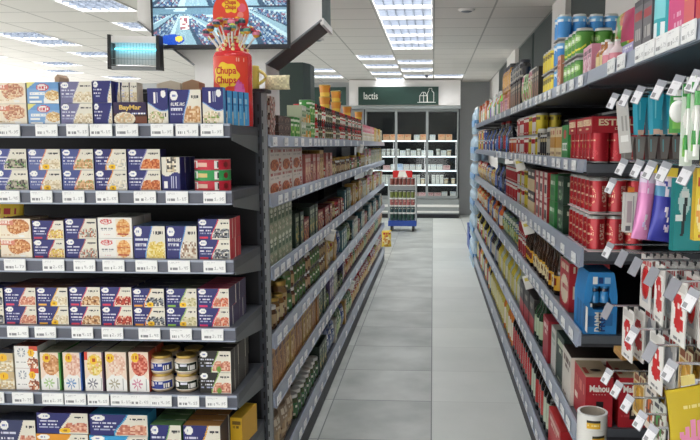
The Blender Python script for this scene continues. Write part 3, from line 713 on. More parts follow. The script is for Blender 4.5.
def white_dani():
    a = Art(46, 30, C('efece6'), 6); a.rect(.52, .08, .95, .95, C('f0e3cc')); a.food(((a.X-.74)/.2)**2+((a.Y-.5)/.43)**2 < 1, [C('e0a05c'), C('d98945'), C('ecc07e')]); a.rect(.55, .42, .93, .47, C('b5432e')); a.rect(.57, .78, .9, .83, C('b5432e')); a.rect(.56, .22, .92, .25, C('f3dfb8'))
    a.ell(.24, .2, .17, .13, C('d45a5a')); a.ell(.24, .2, .14, .09, WHITE); a.text('DANI', .09, .13, C('cf5050')); a.scrib(.08, .5, .46, .58, C('77787c'), .55); a.scrib(.1, .6, .4, .64, C('a9a9ac'), .5); a.scrib(.14, .8, .38, .83, C('d48a86'), .6); return a
def baymar():
    a = Art(46, 30, C('402418'), 8); a.m(a.Y < .5, C('33244c')); a.rect(.66, .62, 1, .95, C('7a4530')); a.ell(.33, .74, .32, .3, C('e9dfc6')); a.food(((a.X-.33)/.28)**2+((a.Y-.7)/.22)**2 < 1, PALE+TAN[:1]); a.rect(.55, .46, .97, .54, C('4a66b8')); a.scrib(.57, .47, .95, .53, WHITE, .6); return a
mus = [navy(31, BLK, C('d45a3c')), None]
# top shelf
estack(0,-5,27.2,82.5,2,cream_dani(1,[C('c98f78'),C('ddb08c'),C('b9785f'),C('ead2b0')]),'cream seafood-salad box',rows=1,d=.06)
estack(0,27.8,60,82,2,lightblue_dani(),'light blue rice box',rows=1,d=.06)
estack(0,60.6,93,81.5,2,navy(2,PALE,C('8d8cae'),base=C('75749a'),split=.5),'glare-washed navy clam box',rows=1,d=.06)  # glare painted in: navy base washed to grey-lavender
estack(0,93.6,112.6,80.5,2,navy(3,PALE,C('6d87b8'),split=.9,w=28),'narrow navy clam box',rows=1,d=.10)
bm = estack(0,113.2,147,102,1,baymar(),'brown and purple seafood box',rows=1,d=.11)
pb_ = at(130, 110, Y=YF+.021); lettering('BayMar', .021, 'letter_gold', bm, (.0,-.0555,.058), width=.075, fat=.0006)
for x0, x1, art, lk in ((114,123,navy(4,PALE,C('6d87b8'),split=.75,w=20),'small navy clam box'), (124,131.5,navy(5,PALE,CREAM,split=.05,w=16,oval=False),'small pale clam box'), (132.5,139.5,navy(6,PALE,CREAM,split=.02,w=16,oval=False),'slim cream clam box')):
    yy = YF+.075; pa, p2 = at(x0,95,Y=yy), at(x1,95,Y=yy); zb_ = EZ[0]+(at(130,102,Y=YF+.022).z-EZ[0])+.001; hh_ = at(120,83,Y=yy).z-zb_
    o = carton('fish_tin_box', p2.x-pa.x, .05, hh_, art, tuple(A(art)[20,0]*.8), C('6a6a80')); o.location = ((pa.x+p2.x)/2, yy+.004, zb_); o['category'] = 'box'; o['group'] = 'packs on the end rack, top shelf'
    note(o, lk, 'lying on the brown seafood box', -x0)
estack(0,147.6,168.6,88,1,tall(7,PALE+[C('7fa04c')]),'upright navy clam box with serving picture',C('5b86c2'),d=.07)
estack(0,169.2,201.8,89.5,1,navy(8,TAN,C('6d9ad4'),w=62,h=50,title='ALMEJAS',split=.56),'wide square navy clam box',d=.06)
estack(0,202.4,224,87,1,tall(9,PALE+[C('7fa04c')]),'upright navy clam box at the shelf end',C('4f9bd0'),C('5fa6d8'),d=.028)
bl = Art(10, 40, C('4aa0d8'), 4); bl.rect(.15,.2,.6,.36,C('a9d4ee')); bl.rect(.2,.42,.5,.8,C('7cc0e6')); bl.rect(0,.38,1,.4,C('3a86bd'))
for r in range(4):
    p = at(225, 100, Y=YF+.05); o = carton('fish_tin_box', .068, .027, .117, tall(9,PALE), bl, C('6bb3e0')); q_ = math.radians(20); ex_, ey_ = -.699+.0115*r, YF+.022+.030+.022+.031*r; o.location = (ex_-.034*math.cos(q_), ey_+.034*math.sin(q_), EZ[0]+.0005); o.rotation_euler.z = -q_; o['category'] = 'box'; o['group'] = 'packs on the end rack, top shelf'
    note(o, 'light-blue-sided clam box', 'filed behind the shelf-end box of the end rack', r, frm='from the front')
# second shelf
s = 1  # glare is washed into the paler navy bases at this shelf's left
estack(s,-5,28.6,148.8,2,navy(11,SHELL+[C('6f9a5a')],C('7d7ab0'),base=C('4b5594'),split=.42),'navy box with grey clam picture')
estack(s,29.2,62,149,2,navy(12,PALE,C('e08a5a'),base=C('5c669c'),flower=True,split=.48),'glare-washed navy box with yellow flower')
estack(s,62.8,94.8,149,2,navy(13,TAN+[C('6f9a5a')],C('d98a6a'),base=C('46528f'),split=.5),'navy box with seafood toast picture')
estack(s,95.2,127.4,149,2,navy(14,[C('e6dcc4'),C('d5cdbd'),C('b9b6ae'),C('efe9dc')],C('e39a4a'),flower=True,split=.48),'navy box with white shellfish and flower')
estack(s,128,161,149,2,navy(15,ORG,C('8b86b8'),split=.5),'navy box with orange stew picture')
nb = Art(20,34,NAVY,16); nb.m(nb.Y < .5+.06*np.sin(nb.X*6), C('e4dfd0')); nb.food((nb.Y < .45) & (nb.X > .25) & (nb.X < .8), SHELL+PALE); nb.rect(.12,.72,.3,.9,WHITE); nb.scrib(.4,.55,.85,.92,C('c3c7df'),.5)
estack(s,161.8,180.6,157,1,nb,'narrow navy box turned on end',NAVY,rows=3,d=.05)
def tinart(c):
    a = Art(40,10,c,3); a.rect(.12,.15,.3,.85,WHITE); a.scrib(.14,.2,.28,.8,c,.5); a.rect(.3,.3,.5,.7,C('d8c07a') if c[1] > .4 else C('e2b9a6')); a.rect(.62,.1,.7,.9,WHITE); a.scrib(.63,.2,.69,.8,C('333333'),.5); a.ell(.85,.5,.05,.3,C('7c2020')); return a
pa = at(213, 180, Y=YF+.09); tz = EZ[1]; tr = .062
for l, (c, lk) in enumerate(((C('c5283c'),'lowest red ring-pull tuna tin'), (C('2f9b52'),'green ring-pull tuna tin between the red tins'), (C('c5283c'),'topmost red ring-pull tuna tin'))):
    o = tin('tuna_tin', tr, .0345, tinart(c), segs=80); o.location = (pa.x, YF+.09, tz+.0005+l*.0365); tag(o, lk+', second shelf of the end rack', 'tin', 'round tuna tins on the end rack')
# third shelf
s = 2
estack(s,0.5,32.4,218.5,2,cream_dani(21,[C('d99a62'),C('c77f45'),C('e9be8c'),C('b86a3a')]),'cream box with mussel picture',C('b9a58c'),C('6e4a40'),rows=2)
estack(s,33,65,220.5,2,navy(22,YEL+TAN,C('c23a4a'),bar=C('c5405a')),'navy box with golden seafood picture',top=C('5a4038'),rows=2)
estack(s,65.6,97.6,218.5,2,navy(23,[C('e2dccc'),C('b4684f'),C('d5cfbf'),C('8e8a80')],C('b96a6a'),split=.55),'navy box with white loin picture',top=C('4a4a58'),rows=2)
estack(s,98.4,133,217.5,2,white_dani(),'white box with sandwich picture',C('c9c6bf'),C('aeb0a8'),rows=3)
estack(s,133.8,165.8,226,1,navy(24,YEL,C('5b93d2'),w=46,h=46,split=.5),'square navy box with yellow strips',top=C('56708f'),rows=3,d=.05)
estack(s,166.4,197.4,226,1,navy(25,[C('d8cfbd'),C('8c6a55'),C('efe7d8'),C('a88a70')],C('5b93d2'),w=62,h=50,split=.55,title='NAVAJAS'),'square navy box with razor clams',top=C('4c6890'),rows=3,d=.05)
estack(s,198.2,230.4,219,2,navy(26,BLK,C('d8324c'),bar=C('d8324c'),split=.55),'navy box with black mussels, red sides',C('c7353f'),C('3b3c55'),rows=4,d=.032)
p = at(10, 230, Y=2.56); o = pouch('snack_bag', .12, .05, at(10,202,Y=2.56).z-EZ[2], generic(61, C('d9b82f'), C('b02a2c'), [C('c23a2c'),C('e6d27a')]), m='print_card'); o.location = (p.x, 2.56, EZ[2]+.0005); tag(o, 'yellow and red snack bag standing behind the cream mussel boxes, third shelf', 'bag')
# fourth shelf
s = 3
estack(s,-28,4.4,288,2,navy(31,BLK,C('a8a8b8')),'navy box with dark mussel picture',rows=2)
estack(s,5,37,287.5,2,navy(32,PINK,C('d98a7a'),bar=C('d94a68')),'navy box with pink sardine picture',top=C('7c4a3c'),rows=3)
estack(s,37.6,69,287.5,2,navy(33,PALE,C('e9b84a'),bar=C('eab043'),flower=True),'navy box with pale sardines and flower',top=C('6a4a3a'),rows=3)
estack(s,69.4,101,287,2,navy(34,TAN+[C('7a4a2a')],C('d8586a'),bar=C('d8405a'),split=.5),'navy box with brown sardine picture',top=C('4a3a50'),rows=3)
estack(s,101.6,132.8,287,2,navy(35,RED,C('d8405a'),bar=C('d8405a'),split=.55),'navy box with red sardine picture',top=C('4a3a50'),rows=3)
estack(s,133.4,165.4,288.5,2,navy(36,BLK,C('e08a4a'),bar=C('e8a03a'),flower=True,split=.5),'navy box with silver sardines and flower',top=C('3a3c55'),rows=3)
estack(s,166,197.2,288.5,2,navy(37,[C('d9d0a8'),C('c5bb8c'),C('e6dfbf'),C('a8a070')],C('9fc06a'),bar=C('8fc04a'),flower=True,split=.58),'navy box with pale olive fillets',top=C('5a6250'),rows=3)
estack(s,197.8,229.6,288.5,2,navy(38,PINK+[C('d9603a')],C('e0486a'),bar=C('e0306a'),split=.6),'navy box with sardines in tomato',C('4a4468'),C('b54a62'),rows=5,d=.042)
# fifth shelf
s = 4
def snow(seed, food, star, w=24, h=44, badge=(.32,.14), orange=None, n=1, side=None):
    a = Art(w, h, C('efeeea'), seed); a.m(a.Y < .62-.1*np.cos((a.X-.5)*5), C('efd9c6')); a.food(((a.X-.55)/.42)**2+((a.Y-.32)/.27)**2 < 1, food)
    for k in range(8):
        t = k*PI/4; ax, ay = np.cos(t), np.sin(t); u = (a.X-.4)*ax+(a.Y-.8)*ay*h/w; v = -(a.X-.4)*ay+(a.Y-.8)*ax*h/w
        a.m((u > .07) & (u < .27) & (np.abs(v) < .035), star)
    a.scrib(.78,.66,.88,.95,C('a7a7a7'),.7); a.ell(badge[0],badge[1],.2,.115,C('f2c42c')); a.scrib(badge[0]-.1,badge[1]-.04,badge[0]+.1,badge[1]+.04,C('c2541e'),.6)
    if orange: a.rect(.0,.0,.18,.2,orange)
    if side: a.rect(.9,0,1,1,side)
    return a
fb = Art(24,24,C('cdb48c'),41); fb.food(fb.Y > .35, PALE+[C('cfae72')]); fb.ell(.5,.25,.22,.2,C('f0bd28')); fb.rect(.44,.15,.52,.35,C('b8541e'))
estack(s,-6,15,353,2,fb,'beige fish-fillet box',top=C('5c5c6a'),rows=2,d=.06)
wb = Art(30,28,C('eeece8'),42); wb.ell(.3,.3,.18,.2,C('9aa0a8')); wb.ell(.3,.3,.07,.08,C('eeece8')); wb.scrib(.06,.7,.5,.76,C('6a6a6a'),.5)
for k in range(4): wb.m((np.abs((wb.X-.3)*math.cos(k*PI/4)+(wb.Y-.3)*math.sin(k*PI/4)) < .02) & (np.hypot(wb.X-.3, wb.Y-.3) < .22), C('eeece8'))
wb.rect(.62,.0,1,.2,C('d8523a')); wb.ell(.72,.3,.14,.17,C('f0bd28')); wb.rect(.69,.2,.74,.4,C('b8541e')); wb.food(((wb.X-.78)/.24)**2+((wb.Y-.75)/.27)**2 < 1, [C('a0553a'),C('7a3a26'),C('c98058'),C('efe2d0')])
estack(s,15.8,39.6,346,2,wb,'white box with snowflake and mussels',top=C('8a4a40'),rows=2,d=.06)
GRN = C('4f9a3c')
estack(s,41,61.6,352.5,1,snow(43,[C('d9a070'),C('c98a58'),C('e6bf96'),C('b87444')],C('a9c88a'),side=GRN),'white chicken can-pair with green edge',GRN,C('a9a890'),rows=2,d=.07,name='shrink_pack',cat='pack')
estack(s,63.6,82.8,352.5,1,snow(44,[C('e6b9a2'),C('d9a48e'),C('efd3c2')],C('6f9ac8'),side=C('2a55a0')),'white can-pair with blue edge',C('2a55a0'),C('a9a8a0'),rows=2,d=.07,name='shrink_pack',cat='pack')
estack(s,85,104.6,352,1,snow(45,YEL+[C('e9b98c')],C('7a7a86'),orange=C('d8452e'),badge=(.48,.2),side=C('5a3a50')),'white can-pair with orange corner',C('4a3048'),C('a9a8a0'),rows=2,d=.07,name='shrink_pack',cat='pack')
estack(s,106,127.4,352,1,snow(46,[C('eac4ae'),C('dcae96'),C('f1dccb')],C('b0a890'),badge=(.22,.15)),'white can-pair with pale ham picture',C('9a9c86'),C('a9a890'),rows=2,d=.07,name='shrink_pack',cat='pack')
estack(s,129.4,149.6,352,1,snow(47,[C('cc5a48'),C('b5402f'),C('dc7c66'),C('e6a18c')],C('d08aa0')),'white can-pair with red salmon picture',C('c2503f'),C('8a6a60'),rows=2,d=.07,name='shrink_pack',cat='pack')
def jarart(c, seed):
    a = Art(40,12,CREAM,seed); a.rect(.08,.1,.92,.9,c); a.ell(.25,.45,.12,.3,WHITE); a.scrib(.4,.2,.62,.4,C('d8d8e6'),.6); a.rect(.66,.3,.86,.85,WHITE); a.scrib(.67,.35,.85,.8,C('3a3a44'),.5); return a
for xc, c, lk, gold in ((162.6,C('2f3f8e'),'navy-labelled seafood jar','lid_gold'), (187,C('2c3428'),'black-labelled seafood jar','lid_gold')):
    p = at(xc, 375, Y=YF+.065); r = .0405
    hh_ = (at(xc,353.5,Y=YF+.065).z-EZ[4])/2
    k0 = None
    for rr in range(2):
        for l in range(2):
            if k0 is None: k0 = o = jar('seafood_jar', r, hh_-.001, C('cdb9a0'), jarart(c, int(xc)), gold, 72, 12)
            else: o = copy_tree(k0)
            o.location = (p.x, YF+.065+rr*.085, EZ[4]+.0005+l*hh_); o['category'] = 'jar'; o['group'] = 'seafood jars on the end rack'
            note(o, lk, 'fifth shelf of the end rack', l, LEV[2][l], '' if rr == 0 else 'second-row')
bk = navy(48,PINK,C('8fae5a'),base=C('25221f'),split=.52); bk.ell(.62,.85,.07,.14,C('6f9a3a'))
estack(s,199.4,231.6,351,2,bk,'black pate box with green garnish',C('3e3a34'),C('4a463c'),rows=5,d=.045)
# sixth shelf
s = 5
estack(s,0,37,420,1,navy(51,PINK,CREAM,base=C('3a4066')),'dusky navy tuna multipack',top=C('3a3f50'),rows=1,d=.08)
o6 = navy(52,PINK,CREAM,base=NAVY,flower=True); o7 = navy(53,PINK,CREAM,base=C('e2982c'),flower=True)
bs = estack(s,36.5,89,434,1,o7,'orange tuna multipack',C('c8842a'),C('3a2f5a'),rows=1,d=.08)
zz = at(60,433.5,Y=YF+.022).z
def onsix(x0, x1, yt, y0, art, side, lk):
    pa, p2 = at(x0,430,Y=YF+.022), at(x1,430,Y=YF+.022); zb_ = at(60,y0,Y=YF+.022).z+.001; o = carton('fish_tin_box', p2.x-pa.x-.002, .08, at(60,yt,Y=YF+.022).z-zb_, art, side, side)
    o.location = ((pa.x+p2.x)/2, YF+.022+.04, zb_); tag(o, lk, 'box', 'packs on the end rack, sixth shelf')
onsix(37,88.5,413,433.7,o6,C('4a2f58'),'navy tuna multipack on top of the orange one, sixth shelf of the end rack')
estack(s,89.5,148.5,435.5,1,navy(54,PINK,CREAM,base=C('3aa0d8')),'sky blue tuna multipack',C('3a98cc'),C('3a98cc'),rows=1,d=.08)
onsix(90,148,413.5,435.2,navy(55,PINK,C('3a98cc'),split=.56),C('3a98cc'),'navy and sky blue tuna multipack stacked on the sky blue one, end rack')
estack(s,150.5,182,425,1,navy(56,PINK,C('7ab05a'),split=.55),'navy tuna box with green top',C('4f8a4a'),C('6f9a62'),rows=4,d=.05)
estack(s,183.5,221,425.5,1,navy(57,PINK,C('d9a23a'),split=.58),'navy tuna box with amber top',C('4a4456'),C('c08a4a'),rows=4,d=.05)
p = at(243, 440, Y=2.5); o = carton('fish_tin_box', .045, .15, .11, generic(58,C('e3b428'),C('7a5a18')), C('d8a51f'), C('e8bd3a')); o.location = (p.x, 2.52, EZ[5]+.0005); o.rotation_euler.z = -.12; tag(o, 'yellow box lying alone at the post end of the sixth shelf', 'box')
# loose items behind the top row
for x, y, w, h, c, lk, an in ((171,84,.10,.035,C('cfc2ae'),'crumpled pale paper wrap lying behind the navy clam boxes',.1), (193,83,.07,.04,C('a98668'),'open brown cardboard flap behind the wide clam box',-.3), (61,78,.02,.03,C('c2a58c'),'small brown card sticking up behind the glare-washed navy boxes',0)):
    p = at(x, y, Y=2.6); o = None
    zt2 = p.z+.01; a = Art(8,5,c,int(x)).speck(.12); mb = MB(); q = w/2
    mb.prism([(-q,0),(q,0),(q*.9,zt2-EZ[0]-.01),(q*.2,zt2-EZ[0]),(-q*.85,zt2-EZ[0]-.012)], -.05, .02, c); o = mb.obj('cardboard_scrap', 'print_matte', None, (p.x, 2.62, EZ[0]+.0005)); tag(o, lk, 'cardboard')

# lollipop display standing on the top shelf's end
Yj = 2.60; jx = at(233.5, 90, Y=Yj).x; jr = at(252.4, 90, Y=Yj).x-jx; jz = EZ[0]+.0005; zj = lambda y: at(233, y, Y=Yj).z-jz
root = empty('lollipop_display', (jx, Yj, jz)); tag(root, 'red lollipop drum with yellow flower logo and tiered top full of lollipops', 'display')
JR = C('d8242c')
mb = MB(); mb.lathe([(jr*.96,0),(jr,.012),(jr,zj(57)),(jr*.93,zj(53.5)),(jr*.8,zj(52))], 40, lambda u,k: JR); mb.obj('drum', 'print_glass', root)
mb = MB(); sa = Art(40,30,C('e8412c'),3); sa.food((sa.X-.75)**2/.02+(sa.Y-.62)**2/.03 < 1, [C('d94f9a'),C('e06ab0')],3); sa.m(((sa.X-.72)/.16)**2+((sa.Y-.9)/.14)**2 < 1, C('5a8a8c')); sa.scrib(.7,.05,.9,.1,C('f0b8a0'),.6); sa.ell(.5,.6,.16,.12,C('e8412c'))
z0, z1 = zj(112), zj(58)
def bend(p, u, v): a_ = (u-.5)*2.2; return (jr*1.006*math.sin(a_), -jr*1.006*math.cos(a_), z0+(z1-z0)*v)
mb.grid((0,0,0),(1,0,0),(0,0,1),sa.a,0,bend,True); st = mb.obj('sticker', 'print_card', root)
mb = MB(); N = 60; fz = zj(77)
pts = []
for k in range(N):
    t = 2*PI*k/N; rr = .049+.004*math.cos(7*t); pts.append((rr*math.cos(t), rr*.9*math.sin(t)))
b = len(mb.v)
for k in range(N):
    for q_ in range(6):
        s0_, s1_ = q_/6, (q_+1)/6; p0_, p1_ = pts[k], pts[(k+1) % N]; cs = [(p0_[0]*s0_,p0_[1]*s0_),(p0_[0]*s1_,p0_[1]*s1_),(p1_[0]*s1_,p1_[1]*s1_),(p1_[0]*s0_,p1_[1]*s0_)]
        mb.q([(jr*1.016*math.sin(x/jr-.12), -jr*1.016*math.cos(x/jr-.12), fz+z) for x, z in (cs if q_ else cs[1:])], C('f6cf2a'))
mb.obj('flower_logo', 'print_card', st)
for txt, dz, wd in (('Chupa', .016, .08), ('Chups', -.018, .08)):
    l = lettering(txt, .036, 'letter_red', st, (-math.sin(.12)*jr*1.026, -math.cos(.12)*jr*1.026, fz+dz), rot=(PI/2, 0, -.12), width=wd, wrap=jr, fat=.0007)
def tier(r0, r1, z0, z1):
    m_ = MB(); m_.lathe([(r0,z0),(r0,z1-.006),(r1,z1)], 32, lambda u,k: JR); t = m_.obj('tier', 'print_glass', root); e = MB()
    for k in range(10): a_ = 2*PI*k/10; e.ball((r0*math.cos(a_), r0*math.sin(a_), z1-.009), .007, segs=8, rings=6, col=C('f3e3a0'))
    e.obj('holder', 'print_card', t)
tier(jr*.78, jr*.7, zj(53), zj(48.5)); tier(jr*.6, jr*.52, zj(48.5), zj(44)); tier(jr*.42, jr*.34, zj(44), zj(39.5)); tier(jr*.26, jr*.2, zj(39.5), zj(36))
POP = [C('d9506a'), C('e0a03a'), C('4f8a78'), C('c9d05a'), C('b83a4a'), C('2f4a5a'), C('e68aa8')]
k = 0
for tr_, z, n, le, tilt in ((.72,zj(49.5),9,.062,.62), (.54,zj(45),8,.052,.45), (.36,zj(40.5),6,.045,.3), (.15,zj(36.5),3,.035,.2)):
    for i in range(n):
        a_ = 2*PI*(i+.3*k)/n + rnd.uniform(-.15,.15); tt = tilt+rnd.uniform(-.06,.1); dv = Vector((math.cos(a_)*math.sin(tt), math.sin(a_)*math.sin(tt), math.cos(tt))); p = Vector((jr*tr_*math.cos(a_), jr*tr_*math.sin(a_), z)); le_ = le+rnd.uniform(-.012,.012)
        r_ = empty('lollipop', (jx+p.x, Yj+p.y, jz+p.z)); MB().tube([(0,0,0), dv*le_], .0028, 6, C('f3f0ec')).obj('stick', 'print_card', r_)
        c1, c2, c3 = rnd.sample(POP, 3)
        b_ = MB(); b_.ball(dv*(le_+.012),   .0145, segs=12, rings=8, colfn=lambda u, v: c1 if v > .62 else c2 if v < .35 else c3); b_.obj('candy', 'print_glass', r_)
        r_['category'] = 'lollipop'; r_['group'] = 'lollipops in the red display'
        note(r_, 'wrapped lollipop', ['lowest ring','second ring','third ring','top ring'][k]+' of the red display drum', round(a_ % (2*PI), 3), frm='round the drum')
    k += 1
hd = empty('display_header', (jx, Yj+.005, jz+zj(36.2))); tag(hd, 'oval red header card with yellow flower above the lollipops', 'sign')
oz, orx, orz = zj(14)-zj(36.2), at(248.5,14,Y=Yj).x-at(230.5,14,Y=Yj).x, zj(-9)-zj(14); ox_ = at(230.5,14,Y=Yj).x-jx
mb = MB(); mb.prism([(ox_+orx*math.cos(2*PI*k/48), oz+orz*math.sin(2*PI*k/48)) for k in range(48)], -.003, .003, C('e8472f')); mb.obj('card', 'print_card', hd)
MB().tube([(0,.0,-.0),(ox_,.0,oz-orz+.002)], .004, 6, C('e8e4dc')).obj('stem', 'print_card', hd)
mb = MB(); fzz = oz+.034
for k in range(N):
    t0_, t1_ = 2*PI*k/N, 2*PI*(k+1)/N; f_ = lambda t: (.03+.004*math.cos(6*t))
    mb.q([(ox_+.002,-.0036,fzz), (ox_+.002+f_(t0_)*math.cos(t0_),-.0036,fzz+f_(t0_)*math.sin(t0_)), (ox_+.002+f_(t1_)*math.cos(t1_),-.0036,fzz+f_(t1_)*math.sin(t1_))], C('f6cf2a'))
for x, z, r1, c in ((-.035,-.02,.011,C('f2b04a')),(.042,.022,.016,C('e6607a')),(.036,-.004,.012,C('ef8a7a')),(-.03,-.04,.008,C('f0a04a')),(.02,-.05,.009,C('e8d8c8'))):
    mb.q([(ox_+x+r1*math.cos(2*PI*k/14),-.0034,oz+z+r1*math.sin(2*PI*k/14)) for k in range(14)], c)
mb.box(ox_-.032,-.0042,oz-.032,ox_+.032,-.0032,oz-.014,C('b88ac0')); mb.obj('print', 'print_card', hd)
lettering('Chupa', .02, 'letter_red', hd, (ox_,-.0045,fzz+.008), width=.042, fat=.0005); lettering('Chups', .02, 'letter_red', hd, (ox_,-.0045,fzz-.01), width=.042, fat=.0005)
lettering('BEST', .019, 'letter_white', hd, (ox_,-.005,oz-.023), width=.046, fat=.0006)
# bits standing on the rack's top cap
zc2 = TOPZ+.0135
root = empty('yellow_mug', (at(258,85,Y=2.75).x-.03, 2.755, zc2)); MB().lathe([(.03,0),(.033,.004),(.034,.09),(.031,.09),(.03,.088)], 24, lambda u,k: C('e3d36a')).obj('cup', 'print_card', root)
h_ = MB(); h_.tube([(.03+.025*math.sin(PI*k/10)*1.2, 0, .075-.055*k/10) for k in range(11)], .006, 8, C('e6d878')); h_.obj('handle', 'print_card', root); tag(root, 'pale yellow mug with big handle beside the lollipop drum', 'mug')
p = at(263,90,Y=2.755); o = pouch('crumpled_bag', .10, .06, .055, Art(14,8,C('e6e0b8'),9).speck(.22), m='print_matte'); o.location = (p.x+.055, 2.765, zc2); tag(o, 'crumpled cream bag lying on top of the rack post', 'bag')
# ------------------------------------------------------------------ aisle shelving
def bay(side, y0, y1, k, last=False):
    X = LX if side == 'L' else RX; sg = -1 if side == 'L' else 1; ZZ = LZ if side == 'L' else RZ; dep = .46 if side == 'L' else .62
    r = empty('shelf_bay', (X, (y0+y1)/2, 0)); L_ = (y1-y0)/2-.0015
    tag(r, ORD[k]+' grey steel shelf bay from the near end on the '+('tins' if side == 'L' else 'drinks')+' side of the aisle', 'shelf rack', 'shelf bays along the '+('tins' if side == 'L' else 'drinks')+' side')
    def bx(mb, xa, ya, za, xb, yb, zb_, mi=0):
        a, b = sorted((xa*sg, xb*sg)); mb.box(a, ya, za, b, yb, zb_, mi=mi)
    mb = MB(); bx(mb, dep, -L_, .0, dep+.02, L_, ZZ[0][0]+(.1 if side == 'L' else -.05)); mb.obj('back_panel', 'panel_dark', r)
    mb = MB(); bx(mb, .006, -L_, 0, dep, L_, ZZ[5][1]-.012); mb.obj('plinth', 'shelf_dark', r)
    for e in (-1, 1):
        if (e == 1 and not last) or (e == -1 and k == 0): continue
        mb = MB(); bx(mb, dep-.06, e*L_-.012, ZZ[5][1]-.01, dep-.002, e*L_+.012, ZZ[0][0]+.08); mb.obj('upright', 'post_dark', r)
    for zt_, zb_ in ZZ:
        s = MB(); bx(s, .014, -L_, zt_-.046, dep-.062, L_, zt_-.016); sh = s.obj('shelf', 'shelf_grey', r)
        p = MB(); q = (zb_, zt_); a = sorted((0, .012*sg))
        p.prism([(0,zb_),(.013*sg,zb_),(.013*sg,zt_),(.006*sg,zt_)] if sg > 0 else [(0,zb_),(-.006,zt_),(-.013,zt_),(-.013,zb_)], -L_, L_, axis='y'); bx(p, -.0048, -L_, zb_-.004, .002, L_, zb_-.0002); p.obj('price_rail', 'rail', sh)
        for e in (-1, 1):
            b = MB(); bx(b, .014, e*(L_-.004), zt_-.058, dep-.062, e*L_ if False else e*(L_-.001), zt_-.047); b.obj('bracket', 'shelf_dark', sh)
LB = [2.747+1.3106*k for k in range(6)]; RB = [2.47, 3.72, 4.97, 6.22, 7.47, 8.72]
for k in range(5): bay('L', LB[k], LB[k+1], k, k == 4); bay('R', RB[k], RB[k+1], k, k == 4)
# light slotted post closing the tins side, next to the end rack
PX0, PX1 = at(263,200,Y=2.73).x, at(268.3,200,Y=2.73).x; m_ = MB().box(PX0,2.7255,0,PX1,2.7455,TOPZ-.002)
z = .1
while z < 1.7: m_.box(PX0+.004,2.7248,z,PX0+.008,2.7254,z+.024,mi=1); z += .05
o = m_.obj('end_post', ['post_light','slot']); tag(o, 'light grey slotted post between the end rack and the tins side', 'post')
# price labels in the rails
for side, X, ZZ, rz, Y0, Y1 in (('L', LX, LZ, PI/2, 2.80, 6.5), ('R', RX, RZ, -PI/2, 2.53, 6.2)):
    for s, (zt_, zb_) in enumerate(ZZ):
        y = Y0+rnd.uniform(0,.1)
        while y < Y1:
            sgn = 1 if side == 'L' else -1
            o = price_label((X+sgn*.0042, y, zb_+.0004), rz, SHN[s]+' rail of the '+('tins' if side == 'L' else 'drinks')+' side', y, 'from the near end', 'price labels along the '+('tins' if side == 'L' else 'drinks')+' side', .9)
            y += rnd.choice((.12,.16,.22)) if y < 4.6 else rnd.uniform(.3,.5)

# ---- product kinds
def dcan(key, look, c, acc, band=None, r=.033, h=.117, seed=0): define(key, lambda: can('drink_can', r, h, generic(seed, c, acc, w=20, h=16, band=band)), 2*r, 2*r, h, look, 'can')
def dbox(key, look, w, d, h, art, side, top=None, name='food_box', cat='box', m='print_card'): define(key, lambda: carton(name, w, d, h, art() if callable(art) else art, side, top, m), w, d, h, look, cat)
def djar(key, look, r, h, content, c, acc, lid, seed=0): define(key, lambda: jar('food_jar', r, h, content, generic(seed, c, acc, w=14, h=8), lid, 16, 5), 2*r, 2*r, h, look, 'jar')
def dtin(key, look, r, h, c, acc, pic=None, lid='lid_metal', seed=0): define(key, lambda: tin('food_tin', r, h, generic(seed, c, acc, pic, w=16, h=14, pos=.68), lid), 2*r, 2*r, h, look, 'tin')
def dpouch(key, look, w, d, h, c, acc, pic=None, seed=0, m='print_foil', name='food_bag', cat='bag'): define(key, lambda: pouch(name, w, d, h, generic(seed, c, acc, pic, w=16, h=20), m=m), w, d, h, look, cat)
def dbot(key, look, r, h, g, c, acc, cap='lid_red', seed=0, **kw): define(key, lambda: bottle('drink_bottle', r, h, g, generic(seed, c, acc, w=14, h=10), cap, **kw), 2*r, 2*r, h, look, 'bottle')
def dpack(key, look, nx, ny, r, h, c, acc, sleeve=None, tray=None, seed=0, band=None): define(key, lambda: can_pack('can_pack', nx, ny, r, h, generic(seed, c, acc, w=20, h=16, band=band), sleeve, tray=tray), nx*2*r+.004, ny*2*r+.004, h+.004, look, 'can pack')
# tins side
mo = Art(20,12,C('a08478'),1); mo.food(mo.Y > -1, [C('7a4a40'),C('c9b3a6'),C('54362f'),C('e0d3ca'),C('8f6a5a'),C('b8584a')])
dbox('sleeve', 'flowery tin sleeve', .10, .08, .058, mo, mo, C('8f8078'))
dk = Art(18,6,C('4a362e'),2); dk.food((dk.Y > .2) & (dk.Y < .9), [C('4a362e'),C('6b5348'),C('3a2a25'),C('8a7264')])
dbox('darkpack', 'dark brown tin pack', .13, .08, .034, dk, C('3f2f29'), C('55453c'))
vp = Art(26,22,C('cdd1bd'),3)
for cx_ in (.28,.72): vp.rect(cx_-.17,.16,cx_+.17,.62,C('3a7a3c')); vp.ell(cx_,.2,.17,.1,C('e6e8da')); vp.rect(cx_-.09,.38,cx_+.09,.5,C('b9cf9a'))
vp.food((vp.Y > .66) & (vp.Y < .96), [C('d9963a'),C('c9cdb6'),C('e0b25a'),C('8aa05a')])
dbox('vegpack', 'green-and-corn vegetable pack', .13, .075, .088, vp, C('a8b096'), C('7d8a6c'))
gp = Art(24,30,C('8f9c7c'),4)
for cx_ in (.26,.74):
    gp.rect(cx_-.16,.12,cx_+.16,.55,C('2f5a30')); gp.ell(cx_,.16,.16,.08,C('dfe3d0')); gp.rect(cx_-.1,.26,cx_+.1,.36,C('dfe3d0'))
    gp.food((np.abs(gp.X-cx_) < .16) & (gp.Y > .6) & (gp.Y < .95), [C('d9ddc8'),C('b3a890'),C('8fa07a'),C('c9c3a8')])
